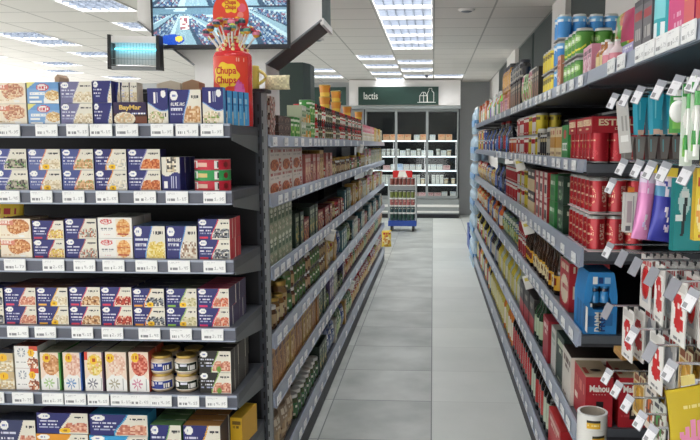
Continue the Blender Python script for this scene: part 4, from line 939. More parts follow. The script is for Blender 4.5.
dbox('greenpack', 'green asparagus jar pack', .15, .08, .125, gp, gp, C('5f6a52'))
dtin('greentin', 'green vegetable tin', .037, .11, C('3f8a3c'), C('e3e8d6'), [C('8fc05a'),C('5a9a48'),C('c9dba0')], seed=5)
dtin('lighttin', 'pale green tin', .037, .085, C('9fb79a'), C('3f6a3a'), [C('d9963a'),C('e6e0c0'),C('7a9a58')], seed=6)
djar('redjar', 'red-capped sauce jar', .036, .105, C('7a2a1e'), C('d8d2c2'), C('b8302a'), 'lid_red', 7)
djar('darkjar', 'dark olive jar', .036, .105, C('3a3326'), C('5a5a3a'), C('c9c4a0'), 'lid_dark', 8)
djar('amberjar', 'amber bean jar', .037, .12, C('7a5a30'), C('c9b88c'), C('7a3a2a'), 'lid_gold', 9)
djar('greenjar', 'green-labelled jar', .036, .105, C('5d6a42'), C('4f7a44'), C('e0e3cf'), 'lid_dark', 10); djar('whitelid', 'white-capped green jar', .036, .125, C('4a5a3a'), C('3f6a44'), C('d0d8c0'), 'lid_white', 10); djar('tanjar', 'tan vegetable jar', .040, .165, C('8a6a42'), C('b5a070'), C('6a3a20'), 'lid_gold', 41)
djar('brownjar', 'brown lentil jar', .036, .10, C('5f4430'), C('b59a70'), C('5a3a28'), 'lid_white', 11)
def tubart(): a = Art(30,14,C('dc9434'),12); a.m(a.Y > .62, C('e6c04a')); a.ell(.5,.45,.16,.3,C('c9422c')); a.scrib(.4,.36,.6,.56,WHITE,.6); return a
define('tub', lambda: tub('snack_tub', .030, .037, .075, tubart(), 'lid_gold'), .08, .08, .0756, 'orange snack tub', 'tub')
pkp = Art(14,26,C('e6e2d8'),13); pkp.m(pkp.Y < .42, C('d8607a')); pkp.scrib(.1,.5,.9,.62,C('b9a24a'),.6); pkp.scrib(.1,.14,.9,.3,C('f0d9d9'),.7); pkp.rect(.3,.7,.7,.9,C('c9c08a'))
dbox('pinkpack', 'pink-and-white rice packet', .11, .06, .17, pkp, C('d9d4c9'), C('c9506a'))
dpouch('yellowbag', 'yellow snack bag', .13, .06, .15, C('d9bc3a'), C('a83028'), [C('e0d9c0'),C('b88a3a')], 14)
dpouch('beigebag', 'beige coffee bag', .13, .07, .19, C('a08e78'), C('e0d6c2'), [C('6a4a38'),C('b59a78'),C('c9b694')], 15, m='print_matte')
dpouch('redbag', 'red crisp bag', .15, .07, .19, C('a8262c'), C('e6d9c9'), [C('d9a24a'),C('e3c98a')], 16)
dpouch('bluebag', 'blue snack bag', .13, .06, .17, C('2f4a8c'), C('dfe3ea'), [C('c9cfd9'),C('7a8ab0')], 17)
dpouch('greenbag', 'green snack bag', .13, .06, .17, C('4a7a4a'), C('e3e6d6'), [C('9fbf7a'),C('c9d6a0')], 18)
pz = Art(40,26,C('e6ded4'),19); pz.scrib(.05,.06,.95,.2,C('b5564a'),.7); pz.scrib(.1,.28,.8,.36,C('9a948c'),.5); pz.food(((pz.X-.38)/.34)**2+((pz.Y-.74)/.25)**2 < 1, [C('c9682f'),C('b5511f'),C('dc8a4a'),C('8f4020')]); pz.food((pz.X > .72) & (pz.X < .95) & (pz.Y > .45), [C('8f3428'),C('c95a3a'),C('e6ded4')])
dbox('pizzabox', 'white box with orange dish', .235, .10, .099, pz, C('d9d3ca'), C('cfc8be'))
dbox('redbox', 'dark red sauce carton', .085, .08, .12, lambda: generic(20, C('8c2a2a'), C('e0c9a8'), [C('b5502f'),C('d9a24a'),C('5a1a18')]), C('6f2222'), C('7a3030'))
dbox('pinkbox', 'pink broth carton', .09, .07, .16, lambda: generic(21, C('c98078'), C('f0e3da'), [C('a83a34'),C('e6c9a8')]), C('b5625c'), C('d9a8a0'))
dbox('dgreenbox', 'dark green carton', .09, .07, .17, lambda: generic(22, C('1f3a2a'), C('a8b59a'), [C('3f6a3f'),C('c9b56a')]), C('1a2f24'), C('2a4434'))
dbox('orangebox', 'orange chickpea carton', .075, .07, .19, lambda: generic(23, C('b5803f'), C('5a2a1e'), [C('d9a864'),C('8f5a2a'),C('6a2f2a')]), C('9c6a30'), C('c9a878'))
dbox('goldbox', 'golden soup carton', .085, .07, .18, lambda: generic(24, C('c9a24a'), C('7a3a1e'), [C('e6cf9a'),C('a8702f')]), C('a8843a'), C('d9c48a'))
dbox('tealbox', 'teal-and-white packet', .09, .06, .16, lambda: generic(25, C('3f7a84'), C('e6e9e3'), [C('d9dcc9'),C('7aa8a0')]), C('336068'), C('8fb0b0'))
dbox('purplebox', 'purple packet', .09, .06, .16, lambda: generic(26, C('5a4a7a'), C('e0d9e6'), [C('b8a8c9'),C('d9c9a0')]), C('4a3c66'), C('7a6c94'))
dbox('whitebox', 'white packet with green picture', .10, .06, .16, lambda: generic(27, C('dad8cc'), C('5a6a4a'), [C('6f9a4a'),C('c9b86a'),C('e3e0cf')]), C('c9c6b8'), C('d9d6cc'))
dbox('yellowbox', 'yellow packet', .10, .06, .17, lambda: generic(28, C('d9b93a'), C('8f2f24'), [C('e9dca0'),C('c97a2f')]), C('b8982f'), C('e3cf7a'))
# tins side, shelf by shelf (columns of the photo, near end to far end)
F = fill; nL = [1]
F('L',0,271.5,279.5,['sleeve'],3,2); F('L',0,280,293.5,['darkpack'],3,2); F('L',0,294,302,['greentin'],1,2)
F('L',0,302,318,['vegpack','lighttin','greentin'],2,1); ye = F('L',0,318,331,['redjar','darkjar'],2,2); F('L',0,331,346,['darkjar','redjar'],2,2); F('L',0,346,363,['redjar','darkjar'],2,2); F('L',0,363,375,['pinkpack'],1); F('L',0,375,384,['yellowbox','whitebox','yellowbag'],1)
F('L',0,285,297,['greentin'],1,1,inset=.21)
zj_ = LZ[0][0]-.0155+2*.1056+.001
for l, xs in ((0,(325,336,347,358.5)),(1,(325,336))):
    for k, x in enumerate(xs):
        t = spawn('tub', (LX-.066, solveY(x, LX-.066, 1.8), zj_+l*.0756), PI/2); t['category'] = 'tub'; t['group'] = 'orange tubs on the tins side'; note(t, 'orange snack tub', 'standing on the top shelf jars, tins side', k, (['lower','upper'][l] if k < 2 else ''))
F('L',1,271.5,301,['pizzabox'],2,1); F('L',1,301,306,['beigebag'],1); F('L',1,306,334,['pinkbox','redbox','pinkbox','goldbox','redjar'],1,2); F('L',1,334,348,['amberjar','brownjar'],1,2); F('L',1,348,362,['brownjar','amberjar','greenjar','redjar'],1); F('L',1,362,372,['yellowbag','pinkpack'],1); F('L',1,372,384,['whitebox','yellowbox'],1)
F('L',2,271.5,297,['greenpack'],2,1); F('L',2,297.5,305,['dgreenbox'],1,2); F('L',2,305,330,['redbox','dgreenbox','redbox','redjar'],1,2); F('L',2,330,346,['redjar','redbox','amberjar'],1); F('L',2,346,352,['tealbox','dgreenbox'],1); F('L',2,352,362,['yellowbag','goldbox'],1); F('L',2,362,384,['redbag','whitebox','yellowbox','pinkpack'],1)
F('L',3,271.5,291,['tanjar','brownjar','amberjar'],1,2); F('L',3,291,327,['greenjar','brownjar','greenjar'],2,1); F('L',3,327,340,['goldbox','yellowbag'],1); F('L',3,340,352,['bluebag','tealbox','greenbag'],1); F('L',3,352,384,['darkjar','tealbox','whitebox','redbox'],1)
F('L',4,271.5,304,['orangebox','orangebox','goldbox'],1,2); F('L',4,304,326,['goldbox','orangebox','dgreenbox','amberjar','greenjar'],1,2); F('L',4,326,345,['greenjar','purplebox','whitebox','darkjar'],1); F('L',4,345,384,['redbag','redbag','greenbag','redbag'],1)
F('L',5,271.5,298,['beigebag'],1,2); ye = F('L',5,298.5,320,['whitelid'],1,2); F('L',5,320.5,338,['dgreenbox','bluebag','whitebox','purplebox'],1); F('L',5,338,352,['greenbag','bluebag','goldbox'],1); F('L',5,352,384,['redbag','redbag','yellowbag'],1)
# floor-standing yellow bag at the far end of the tins side
o = pouch('pasta_bag', .15, .08, .25, generic(40, C('e0c445'), C('b52f28'), [C('efe3b0'),C('c98a3a')]), m='print_card'); o.location = (-.70, 10.55, .0); o.rotation_euler.z = .3
h_ = MB(); h_.tube([(.03*math.cos(PI*k/8)+.05, -.02, .2+.05*math.sin(PI*k/8)-.05*(k/8)) for k in range(9)], .006, 6, C('efeeea')); h_.obj('handle', 'print_card', o); tag(o, 'yellow bag with white handle standing at the far end of the tins side', 'bag')

# drinks side
pk = lambda s_, c, a_, pic=None: (lambda: generic(s_, c, a_, pic))
dpack('bluecans', 'blue can four-pack', 2, 2, .033, .112, C('3a86c9'), C('dfe9f0'), seed=50, band=C('6fb0e0'))
gc = Art(36,30,C('4c8a32'),51); gc.ell(.5,.34,.34,.2,C('8fb86a')); gc.scrib(.24,.28,.76,.42,C('dfe9cf'),.6); gc.m((np.abs(gc.Y-(.5+.34*np.sin((gc.X-.1)*3))) < .045) & (gc.X > .15), C('d9d43a')); gc.rect(0,.0,1,.06,C('2f6a2a'))
define('greencans', lambda: can_pack('can_pack', 2, 2, .036, .106, gc, hi=True), .148, .148, .110, 'green can four-pack with yellow swoosh', 'can pack')
dpack('yellowcans', 'yellow can four-pack', 2, 2, .033, .108, C('d9c436'), C('7a6a1e'), seed=52)
dbox('peachbox', 'peach juice carton', .07, .07, .15, pk(53, C('dfa488'), C('b54a34'), [C('efd0b8'),C('c9664a')]), C('c98a70'), C('dfb8a0'), 'juice_carton', 'carton')
dbox('darkcarton', 'dark drink carton', .075, .075, .175, pk(54, C('3a302e'), C('b8a890'), [C('6a4a3f'),C('a87a5a')]), C('2c2523'), C('55494a'), 'juice_carton', 'carton')
dbox('pinkcarton', 'pink juice carton', .075, .07, .115, pk(55, C('e0a8b8'), C('4a2a34'), [C('efd3da'),C('c96a84')]), C('d08aa0'), C('e6c0cc'), 'juice_carton', 'carton')
dpouch('greenpouch', 'green-and-white drink pouch', .10, .05, .19, C('a9c48a'), C('3f7a34'), [C('e6e6da'),C('b8546a'),C('7aa84a')], 56)
dpouch('whitepouch', 'white drink pouch', .10, .05, .2, C('dad6cc'), C('b84a6a'), [C('e6b8a8'),C('8fae5a')], 57)
dbot('limebottle', 'lime green bottle', .033, .2, C('7fc83a'), C('4fa02a'), C('e6f0d0'), 'lid_white', 58)
dbot('purplebottle', 'purple bottle', .035, .19, C('5a3a84'), C('6a4a9a'), C('e0c9e6'), 'lid_red', 59)
dbot('orangebottle', 'orange bottle', .035, .2, C('d9682a'), C('e6e0d0'), C('c9421e'), 'lid_white', 60)
dbot('clearbottle', 'pale bottle', .036, .23, C('c9d3cf'), C('e6e9e6'), C('5f8fb0'), 'lid_white', 61)
djar('amberpot', 'amber jar', .036, .20, C('b07a24'), C('c9902f'), C('6a3f1a'), 'lid_dark', 62)
djar('blackpot', 'black jar', .038, .13, C('1c1b1e'), C('2a282c'), C('8a8478'), 'lid_dark', 63)
dbot('amberbottle', 'amber bottle', .026, .112, C('a8682c'), C('d9c48a'), C('6a3a1a'), 'lid_white', 64)
dbot('pinkbottle', 'pink and white bottle', .026, .095, C('e6d3d6'), C('e08a9a'), C('f2efe9'), 'lid_white', 65)
dbox('orangecarton', 'orange juice carton', .08, .08, .22, pk(66, C('c9642f'), C('f0d9b8'), [C('e0953f'),C('f0c98a')]), C('a8502a'), C('d98a5a'), 'juice_carton', 'carton')
# top shelf, from the far side of the hook section towards the fridge
z0_ = RZ[0][0]-.016
F('R',0,608,598.5,['pinkbottle'],1,1); F('R',0,598.5,590.5,['amberbottle'],1,1); F('R',0,578.5,590,['pinkcarton'],1,1); F('R',0,617,594,['greencans'],2,1,inset=.182); F('R',0,560,574,['greencans'],2,1,inset=.03); F('R',0,559.5,555.5,['peachbox'],1,1); F('R',0,548.5,555,['bluecans'],3,2,inset=.03); F('R',0,590,556,['bluecans'],3,1,inset=.335); F('R',0,537.5,548.5,['yellowcans'],2,1); F('R',0,531,537,['darkcarton'],1,1)
F('R',0,519,531,['whitepouch','greenpouch'],1,1); F('R',0,509,519,['darkcarton'],1); F('R',0,499.5,508.5,['peachbox','pinkcarton'],1); F('R',0,497,499,['limebottle'],1); F('R',0,486,497,['orangebottle','clearbottle','purplebottle','limebottle'],1); F('R',0,475.5,486,['orangecarton','whitepouch','clearbottle'],1)
STACK = True
for key, x0, x1, zz in (('blackpot',509.5,519,.1765),('amberpot',501,508.5,.1515)):
    a0, b0 = LAST[('R',0)], None; LAST[('R',0)] = 0; F('R',0,x0,x1,[key],1,1,zadd=zz); LAST[('R',0)] = a0
# items on the stretch of top shelf over the hooks (columns 594 to 700)
# second shelf: red can packs with a printed band at the near end
es = Art(44,44,C('b51f2e'),70); es.scrib(.2,.45,.8,.51,C('e0c9a0'),.6); es.food(((es.X-.5)/.07)**2+((es.Y-.62)/.05)**2 < 1, [C('c9a24a'),C('d9b86a')],1); es.food(((es.X-.5)/.4)**2+((es.Y-.8)/.12)**2 < 1, [C('bb2835'),C('b01f2d'),C('c23a42')],1); es.scrib(.25,.9,.75,.93,C('e0b0a0'),.4)
def estrella():
    o = can_pack('can_pack', 2, 3,   .034, .162, es, (Art(4,4,C('ad1c2a'),1), .34), hi=True)
    zc_ = .162*.83; q = .068+.0022
    for rot, x, y in ((0, 0, -q), (PI/2, q+.0, 0), (-PI/2, -q, 0)):
        wdt = .118 if rot == 0 else .165
        yy = -.1042 if rot == 0 else y
        lettering('ESTRELLA', .03, 'letter_cream', o, (x, yy, zc_+.008), rot=(PI/2,0,rot), width=wdt, fat=.0009); lettering('DAMM', .011, 'letter_cream', o, (x, yy, zc_-.013), rot=(PI/2,0,rot), width=wdt*.3)
    return o
define('estrella', estrella, .140, .208, .166, 'red can pack with printed red band', 'can pack')
F('R',1,591,566,['estrella'],1,1,inset=.03)
gs = Art(16,24,C('2f8a44'),71); gs.rect(.1,.5,.9,.72,WHITE); gs.scrib(.12,.54,.88,.68,C('2f8a44'),.5); gs.ell(.5,.25,.2,.14,C('c9303a'))
dpack('greenbeer', 'green can pack', 2, 2, .033, .145, C('2f7a3c'), C('e6e6da'), (gs, 1.0), seed=72)
tg = Art(16,24,C('d9c49a'),73); tg.rect(0,.3,1,.62,C('c08a2f')); tg.scrib(.1,.1,.9,.2,C('a83028'),.6); tg.scrib(.1,.75,.9,.85,C('7a4a2a'),.6)
dpack('tanbeer', 'cream and gold can pack', 2, 2, .033, .14, C('c9b88a'), C('7a4a2a'), (tg, 1.0), seed=74)
dcan('silvercan', 'silver drink can', C('b8b4aa'), C('3a3a3f'), C('8a8578'), r=.033, h=.15, seed=75)
dcan('blackcan', 'black drink can', C('26262c'), C('c9b88a'), seed=76); dcan('yellowcan', 'yellow drink can', C('d9c436'), C('6a5a1e'), seed=77); dcan('redcan', 'red drink can', C('b5222c'), C('efe6da'), seed=78)
dcan('whitecan', 'white and red drink can', C('dcd6cf'), C('b5222c'), C('b5222c'), seed=79); dcan('orangecan', 'orange drink can', C('d9642a'), C('f0e3c9'), seed=80); dcan('bluecan', 'blue drink can', C('2f4f9a'), C('d9dfea'), seed=81); dcan('greencan', 'green drink can', C('2f7a40'), C('e3e6d9'), seed=82)
dbot('cola', 'cola bottle', .038, .25, C('2a1512'), C('b51f28'), C('f0e6e0'), 'lid_red', 83); dbot('darkbottle', 'dark squat bottle', .036, .22, C('23232c'), C('3a3f5a'), C('c9c9d0'), 'lid_dark', 84); dbot('bluebottle', 'blue bottle', .036, .22, C('2c4a8c'), C('4f78c0'), C('e3e9f0'), 'lid_dark', 85)
F('R',1,566,559.5,['greenbeer'],1,2); F('R',1,559,549,['tanbeer'],1,2); F('R',1,549,535,['silvercan','blackcan','silvercan'],1,3); F('R',1,535,526,['yellowcan','whitecan'],2,2,gap=.002); F('R',1,526,515,['redcan','whitecan'],2,2,gap=.002); F('R',1,515,508,['orangecan','redcan'],1,1)
F('R',1,508,496,['darkbottle','bluebottle','cola'],1); F('R',1,496,484,['bluebottle','bluecan','darkbottle','whitecan'],1); F('R',1,484,475.5,['bluecan','orangecan','yellowcan'],2,1)
# third shelf
rc = Art(48,44,C('b82530'),90); rc.food((rc.X > .06) & (rc.X < .24) & (rc.Y > .15) & (rc.Y < .85), [C('b82530'),C('e0d3c0'),C('dcb8a8'),C('c94a4a')],1); rc.food((np.abs(np.hypot((rc.X-.64)/.24,(rc.Y-.5)/.34)-.85) < .1), [C('d9a07a'),C('c96a5a'),C('b82530')],1); rc.scrib(.52,.46,.78,.54,C('e6c9a8'),.6)
define('redsix', lambda: can_pack('can_pack', 2, 3, .033, .129, rc, tray=C('e6cfcf'), hi=True), .136, .202, .133, 'red can six-pack', 'can pack')
F('R',2,590,561,['redsix'],2,1,inset=.03); wg = Art(16,20,C('22402f'),91); wg.scrib(.1,.2,.9,.35,C('c9d0b8'),.6); wg.food(((wg.X-.5)/.3)**2+((wg.Y-.65)/.2)**2 < 1, [C('3f7a48'),C('22402f'),C('8fae8a')])
dpack('dgreenbeer', 'dark green can pack', 2, 2, .033, .118, C('1f4a30'), C('c9d0b8'), (wg, 1.0), seed=92); g2 = Art(16,20,C('3a8a48'),93); g2.scrib(.1,.25,.9,.4,C('dfe6d6'),.7); g2.rect(.2,.5,.8,.8,C('2f7040'))
dpack('midgreenbeer', 'bright green can pack', 2, 2, .033, .118, C('3a8a48'), C('dfe6d6'), (g2, 1.0), seed=94); rw_ = Art(16,20,C('e0d9cf'),95); rw_.rect(0,0,.35,1,C('b52a34')); rw_.scrib(.4,.2,.95,.32,C('7a3a34'),.6); rw_.rect(.45,.5,.9,.85,C('4f4a48'))
dpack('redwhitebeer', 'red and white can pack', 2, 2, .033, .118, C('d9d3c9'), C('b52a34'), (rw_, 1.0), seed=96); bt = Art(16,20,C('2f2b2a'),97); bt.rect(0,.45,1,1,C('c9b58a')); bt.scrib(.1,.15,.9,.3,C('d9d3c9'),.6)
dpack('tanblack', 'black and tan can pack', 2, 2, .033, .118, C('c9b58a'), C('3a2f2a'), (bt, 1.0), seed=98)
F('R',2,561,553.5,['dgreenbeer'],2,1); F('R',2,553,545,['midgreenbeer'],2,1); F('R',2,545,533,['redwhitebeer'],2,1); F('R',2,533,525,['tanblack'],2,1); F('R',2,525,515,['yellowcan','whitecan'],2,2,gap=.002); F('R',2,515,504,['redcan'],2,2,gap=.002)
F('R',2,504,494,['bluecan','darkbottle','bluebottle'],1); F('R',2,494,485,['yellowbag','bluebag'],1); F('R',2,485,475.5,['yellowbag','redbag'],1)
# fourth shelf: carrier, cream carton, brown bottles
def carrier():
    w, l, h = .118, .165, .225; BL = C('2a86c9')
    # ends (long way round to the photo's side) are gable shaped with a hand hole showing the bottle necks
    y = l/2; hw = w/2
    P = [(-hw,0),(hw,0),(hw,h*.62),(hw*.82,h*.92),(hw*.74,h),(-hw*.74,h),(-hw*.82,h*.92),(-hw,h*.62)]
    Q = [(-hw*.42,h*.4),(hw*.42,h*.4),(hw*.66,h*.5),(hw*.5,h*.62),(hw*.5,h*.78),(-hw*.5,h*.78),(-hw*.5,h*.62),(-hw*.66,h*.5)]
    mb = MB()
    for e in (-1, 1):
        b = len(mb.v); n = 8
        mb.v += [(a, e*y, c) for a, c in P] + [(a, e*y, c) for a, c in Q] + [(a, e*(y-.05), c) for a, c in Q]
        for i in range(n):
            j = (i+1) % n; mb.f += [(b+i, b+j, b+n+j, b+n+i), (b+n+i, b+n+j, b+2*n+j, b+2*n+i)]; mb.c += [BL, C('1a5a94')]; mb.m += [0,0]; mb.sm += [False,False]
        mb.f.append(tuple(b+2*n+i for i in range(n))); mb.c.append(C('15161c')); mb.m.append(0); mb.sm.append(False)
    for i in range(8):
        j = (i+1) % 8; mb.q([(P[i][0],-y,P[i][1]),(P[i][0],y,P[i][1]),(P[j][0],y,P[j][1]),(P[j][0],-y,P[j][1])], BL if i != 4 else C('3a90cf'))
    o = mb.obj('bottle_carrier', 'print_card')
    for s in (-1, 1):
        m_ = MB()
        m_.lathe([(.017,h*.5),(.017,h*.64),(.0145,h*.68),(.0145,h*.73),(.016,h*.735),(.016,h*.775)], 14, lambda u, k: C('2f8acb') if k < 2 or k > 3 else C('1d2a44'), cx=s*.0175, cy=-y+.024); m_.obj('bottle_neck', 'print_glass', o)
    m_ = MB()
    def patch(x0, z0, x1, z1, c): m_.q([(x0,-y-.0006,z0),(x1,-y-.0006,z0),(x1,-y-.0006,z1),(x0,-y-.0006,z1)], c)
    patch(-hw*.5,h*.81,-hw*.22,h*.93,WHITE); patch(-hw*.16,h*.82,hw*.12,h*.92,C('173a78')); patch(hw*.2,h*.82,hw*.55,h*.92,C('9cc6e6')); patch(-hw*.62,h*.44,-hw*.5,h*.5,WHITE)
    patch(-hw*.8,h*.12,-hw*.35,h*.3,C('1f6aa8')); patch(hw*.3,h*.14,hw*.75,h*.34,C('1f6aa8'))
    a_ = Art(12,18,WHITE,3); a_.scrib(.1,.1,.9,.95,C('8fa8c9'),.4)
    for k in range(4): m_.q([(-hw-.0006,y-.05-k*.05,h*.1),(-hw-.0006,y-.085-k*.05,h*.1),(-hw-.0006,y-.085-k*.05,h*.5),(-hw-.0006,y-.05-k*.05,h*.5)], C('1f6aa8') if k != 3 else WHITE)
    m_.obj('print', 'print_card', o)
    lettering('DAMM', .03, 'letter_white', o, (-hw*.12,-y-.0012,h*.2), rot=(PI/2,-PI/2,0), width=.07, fat=.001)
    lettering('FREE', .03, 'sign_navy', o, (hw*.14,-y-.0012,h*.2), rot=(PI/2,-PI/2,0), width=.07, fat=.001)
    return o
mat('sign_navy', C('173a78'), .5)
zs = RZ[3][0]-.016
pc = at(598, 320, Y=2.52); o = carrier(); o.location = (pc.x, 2.49+.083, zs+.0005); o['category'] = 'carrier'; o['label'] = 'bright blue cardboard bottle carrier with hand hole, near end of fourth shelf'
cr = Art(20,30,C('b52a34'),101); cr.m(((cr.X-.5)/.42)**2+((cr.Y-.6)/.3)**2 < 1, C('e6d6bd')); cr.scrib(.15,.5,.85,.6,C('b52a34'),.6); cr.scrib(.1,.08,.9,.2,C('e6d6bd'),.7)
dbox('creambox', 'red and cream beer carton', .19, .16, .20, cr, cr, C('cfc0a8'), 'beer_carton', 'carton')
F('R',3,566,553,['creambox'],1,1)
bl_ = Art(10,10,C('e3d6a8'),102); bl_.rect(0,.0,1,.2,C('d9a83a')); bl_.scrib(.1,.4,.9,.7,C('7a4a1e'),.6)
define('brownbottle', lambda: bottle('beer_bottle', .030, .225, C('3a2212'), bl_, 'lid_gold', .42, .55, (.12,.42), 16, 6), .061, .061, .225, 'brown beer bottle', 'bottle')
yl = Art(12,8,C('d9a32f'),103); yl.scrib(.1,.2,.9,.6,C('7a2a1e'),.6)
define('yellowlabel', lambda: bottle('beer_bottle', .030, .225, C('2f1c10'), yl, 'lid_gold', .42, .55, (.1,.4), 16, 6), .061, .061, .225, 'yellow-labelled beer bottle', 'bottle')
F('R',3,553,541,['yellowlabel','brownbottle'],1,3,gap=.002); F('R',3,541,530,['brownbottle'],1,3,gap=.002); F('R',3,530,524,['yellowlabel'],1,2); F('R',3,524,517,['redcan'],2,2)
dpouch('bluegreen', 'blue and green drink pack', .13, .07, .17, C('2f5f9a'), C('e0e6c9'), [C('3f8a48'),C('d9c43a')], 104)
F('R',3,517,500,['bluegreen','greenbag'],1); F('R',3,500,487,['orangebottle','bluebottle','yellowbag'],1); F('R',3,487,475.5,['yellowbag','orangebottle'],1)
# fifth shelf: beer cartons
def mahou():
    a = Art(20,24,C('b0202c'),110); a.scrib(.1,.75,.9,.8,C('c94a50'),.5); sd = Art(24,24,C('b0202c'),111); sd.rect(.1,.6,.35,.72,C('efe3d6')); sd.scrib(.1,.2,.9,.4,C('d97a70'),.6)
    o = carton('beer_carton', .098, .2, .186, a, sd, C('cbb596'))
    m_ = MB(); m_.box(-.01,-.1006,.03,.016,-.1001,.095,C('18100f')); m_.box(-.003,-.1008,.045,.006,-.1006,.065,C('c9b59a')); m_.q([(.02*math.cos(k*PI/6),-.03+.014*math.sin(k*PI/6),.1904) for k in range(12)], C('2a1a16')); m_.q([(-.045,-.07,.1904),(-.03,-.07,.1904),(-.03,.0,.1904),(-.045,.0,.1904)], C('b0402f')); m_.obj('cut_out', 'print_card', o)
    lettering('Mahou', .033, 'letter_white', o, (.0,-.1006,.142), width=.07, fat=.0012); lettering('- - - - -', .014, 'letter_white', o, (.0,-.1006,.122), width=.045); return o
z5 = RZ[4][0]-.016
for k, x in enumerate((597.5, 631)):
    pc = at(x, 420, Y=2.50); o = mahou() if k == 0 else copy_tree(o); o.location = (pc.x, 2.485+.103, z5+.0005); o.rotation_euler.z = 0
    tag(o, ['red beer carton with white lettering at the near end of the fifth shelf', 'second red beer carton, deeper in the fifth shelf behind the hooks'][k], 'carton', 'red beer cartons')
def bcart(s_, c, a_, top): return lambda: generic(s_, c, a_, None)
dbox('whitecarton', 'white and brown beer carton', .19, .20, .195, pk(112, C('dcd6cc'), C('5a3a2c')), pk(112, C('dcd6cc'), C('5a3a2c'))(), C('3a2c26'), 'beer_carton', 'carton'); dbox('greencarton', 'dark green beer carton', .17, .2, .21, pk(113, C('22382f'), C('c9d0b8')), C('1c2e27'), C('2a3f36'), 'beer_carton', 'carton')
dbox('palecarton', 'pale grey beer carton', .12, .2, .20, pk(114, C('d6d4cc'), C('8a9a8a')), C('c9c6bd'), C('b8b5ac'), 'beer_carton', 'carton'); dbox('redcarton', 'plain red beer carton', .16, .2, .20, pk(115, C('b0283a'), C('efd9d0')), C('9c2230'), C('8f2a34'), 'beer_carton', 'carton')
bkr = Art(16,20,C('1f1c1e'),116); bkr.m(bkr.Y > .55, C('b52a34')); bkr.scrib(.2,.2,.8,.35,C('b8b0a0'),.5)
dbox('blackred', 'black and red carton', .2, .2, .19, bkr, C('2a2226'), C('3a3636'), 'beer_carton', 'carton')
dbot('greenbottle', 'green wine bottle', .037, .235, C('27402c'), C('b9c9a8'), C('3f6a44'), 'lid_dark', 117); dbot('oilbottle', 'yellow oil bottle', .04, .235, C('c9b53a'), C('d9cf7a'), C('5a7a2a'), 'lid_white', 118); dbot('palebottle', 'clear white-wine bottle', .037, .235, C('aeb8a0'), C('d6d3b8'), C('8a8a5a'), 'lid_dark', 119); dbot('winebottle', 'dark wine bottle', .037, .235, C('16140f'), C('c9c4b4'), C('4a2a2a'), 'lid_dark', 120)
F('R',4,569.8,563,['whitecarton'],1,1); F('R',4,563,553.5,['greencarton'],1,1); F('R',4,553.5,547.5,['palecarton'],1,1); F('R',4,547.5,539,['redcarton'],1,1); F('R',4,539,533,['greenbottle'],1,2); F('R',4,533,518,['blackred'],1,1); F('R',4,518,508,['palebottle','oilbottle'],1,2); F('R',4,508,497,['oilbottle','palebottle'],1,1); F('R',4,497,486,['winebottle','bluebottle','palebottle'],1); F('R',4,486,475.5,['oilbottle','redcan','winebottle'],1)
# bottom shelf: bottles
dbot('bigcola', 'big cola bottle', .047, .32, C('1e0f0d'), C('b51f28'), C('f0e6e0'), 'lid_red', 130, neck=.3); dbot('bigdark', 'big dark wine bottle', .042, .31, C('12120f'), C('bfc9b0'), C('3f6a44'), 'lid_dark', 131); dbot('bigoil', 'big yellow oil bottle', .045, .31, C('c9b84a'), C('ddd38a'), C('5a7a2a'), 'lid_white', 132); dbot('bigred', 'red-labelled dark bottle', .042, .31, C('1a1010'), C('b8302f'), C('e0c86a'), 'lid_red', 133); dbot('bigorange', 'big orange drink bottle', .047, .31, C('d97a2a'), C('e6d9b8'), C('b8401e'), 'lid_white', 134)
pb2 = at(556, 438, X=RX+.03); rb = carton('beer_carton', .30, .2, .17, pk(135, C('c02a30'), C('e0b8a8'))(), C('b8262c'), C('cf3a3a')); yb_ = solveY(549, RX+.03, .4); rb.location = (RX+.03+.10, 3.05, RZ[5][0]-.0152); rb.rotation_euler.z = -PI/2; tag(rb, 'bright red carton at the near end of the bottom shelf', 'carton')
F('R',5,546.5,541,['bigdark'],1,2); F('R',5,541,527,['bigred','bigdark'],1,2); F('R',5,527,511,['bigcola'],1,2); F('R',5,511,502,['bigorange','bigoil'],1); F('R',5,502,490,['bigoil'],1); F('R',5,490,475.5,['bigdark','bigoil','bigorange','bigred'],1)

# blue-wrapped water bottle packs beyond the drinks side
def water():
    r = .045; o = MB(); o.box(-3*r,-2*r,0,3*r,2*r,.004,C('b8d3ea')); o.box(-3*r,-2*r-.001,.09,3*r,-2*r,.17,C('7fb0dc')); o.box(-3*r-.001,-2*r,.09,-3*r,2*r,.17,C('7fb0dc')); root = o.obj('water_pack', 'print_card'); b0 = None
    for i in range(3):
        for j in range(2):
            if b0 is None: b0 = b = bottle('bottle', r-.001, .33, C('c3dcec'), generic(140, C('6fa4d6'), C('eef4f8'), w=10, h=6), 'lid_white', .3, .7, (.3,.5), 12, 3); b.parent = root
            else: b = copy_tree(b0, root)
            b.location = (-3*r+r+2*r*i, -r+2*r*j, .0045)
    return root
W0 = None
for c, (wy, n) in enumerate(((8.9,6),(9.2,6),(9.5,5))):
    for l in range(n):
        W0 = o = water() if W0 is None else copy_tree(W0)
        o.location = (.60, wy+.02, l*.336); o.rotation_euler.z = -PI/2
        tag(o, None, 'water pack', 'water bottle packs stacked past the drinks side'); note(o, 'water bottle pack', ['near','middle','far'][c]+' stack ending the drinks side', l, {0:'floor-level',n-1:'topmost'}.get(l, ''), '', 'above the floor')
o = MB(); o.box(-.18,-.25,0,.18,.25,.34); o.box(-.185,-.255,.32,.185,.255,.345); o = o.obj('storage_crate', 'blue_plastic', None, (.72,10.6,0)); b = MB(); b.box(-.1,-.262,.2,.1,-.2555,.25); b.obj('grip', 'shelf_dark', o); tag(o, 'blue plastic crate on the floor past the water packs', 'crate')
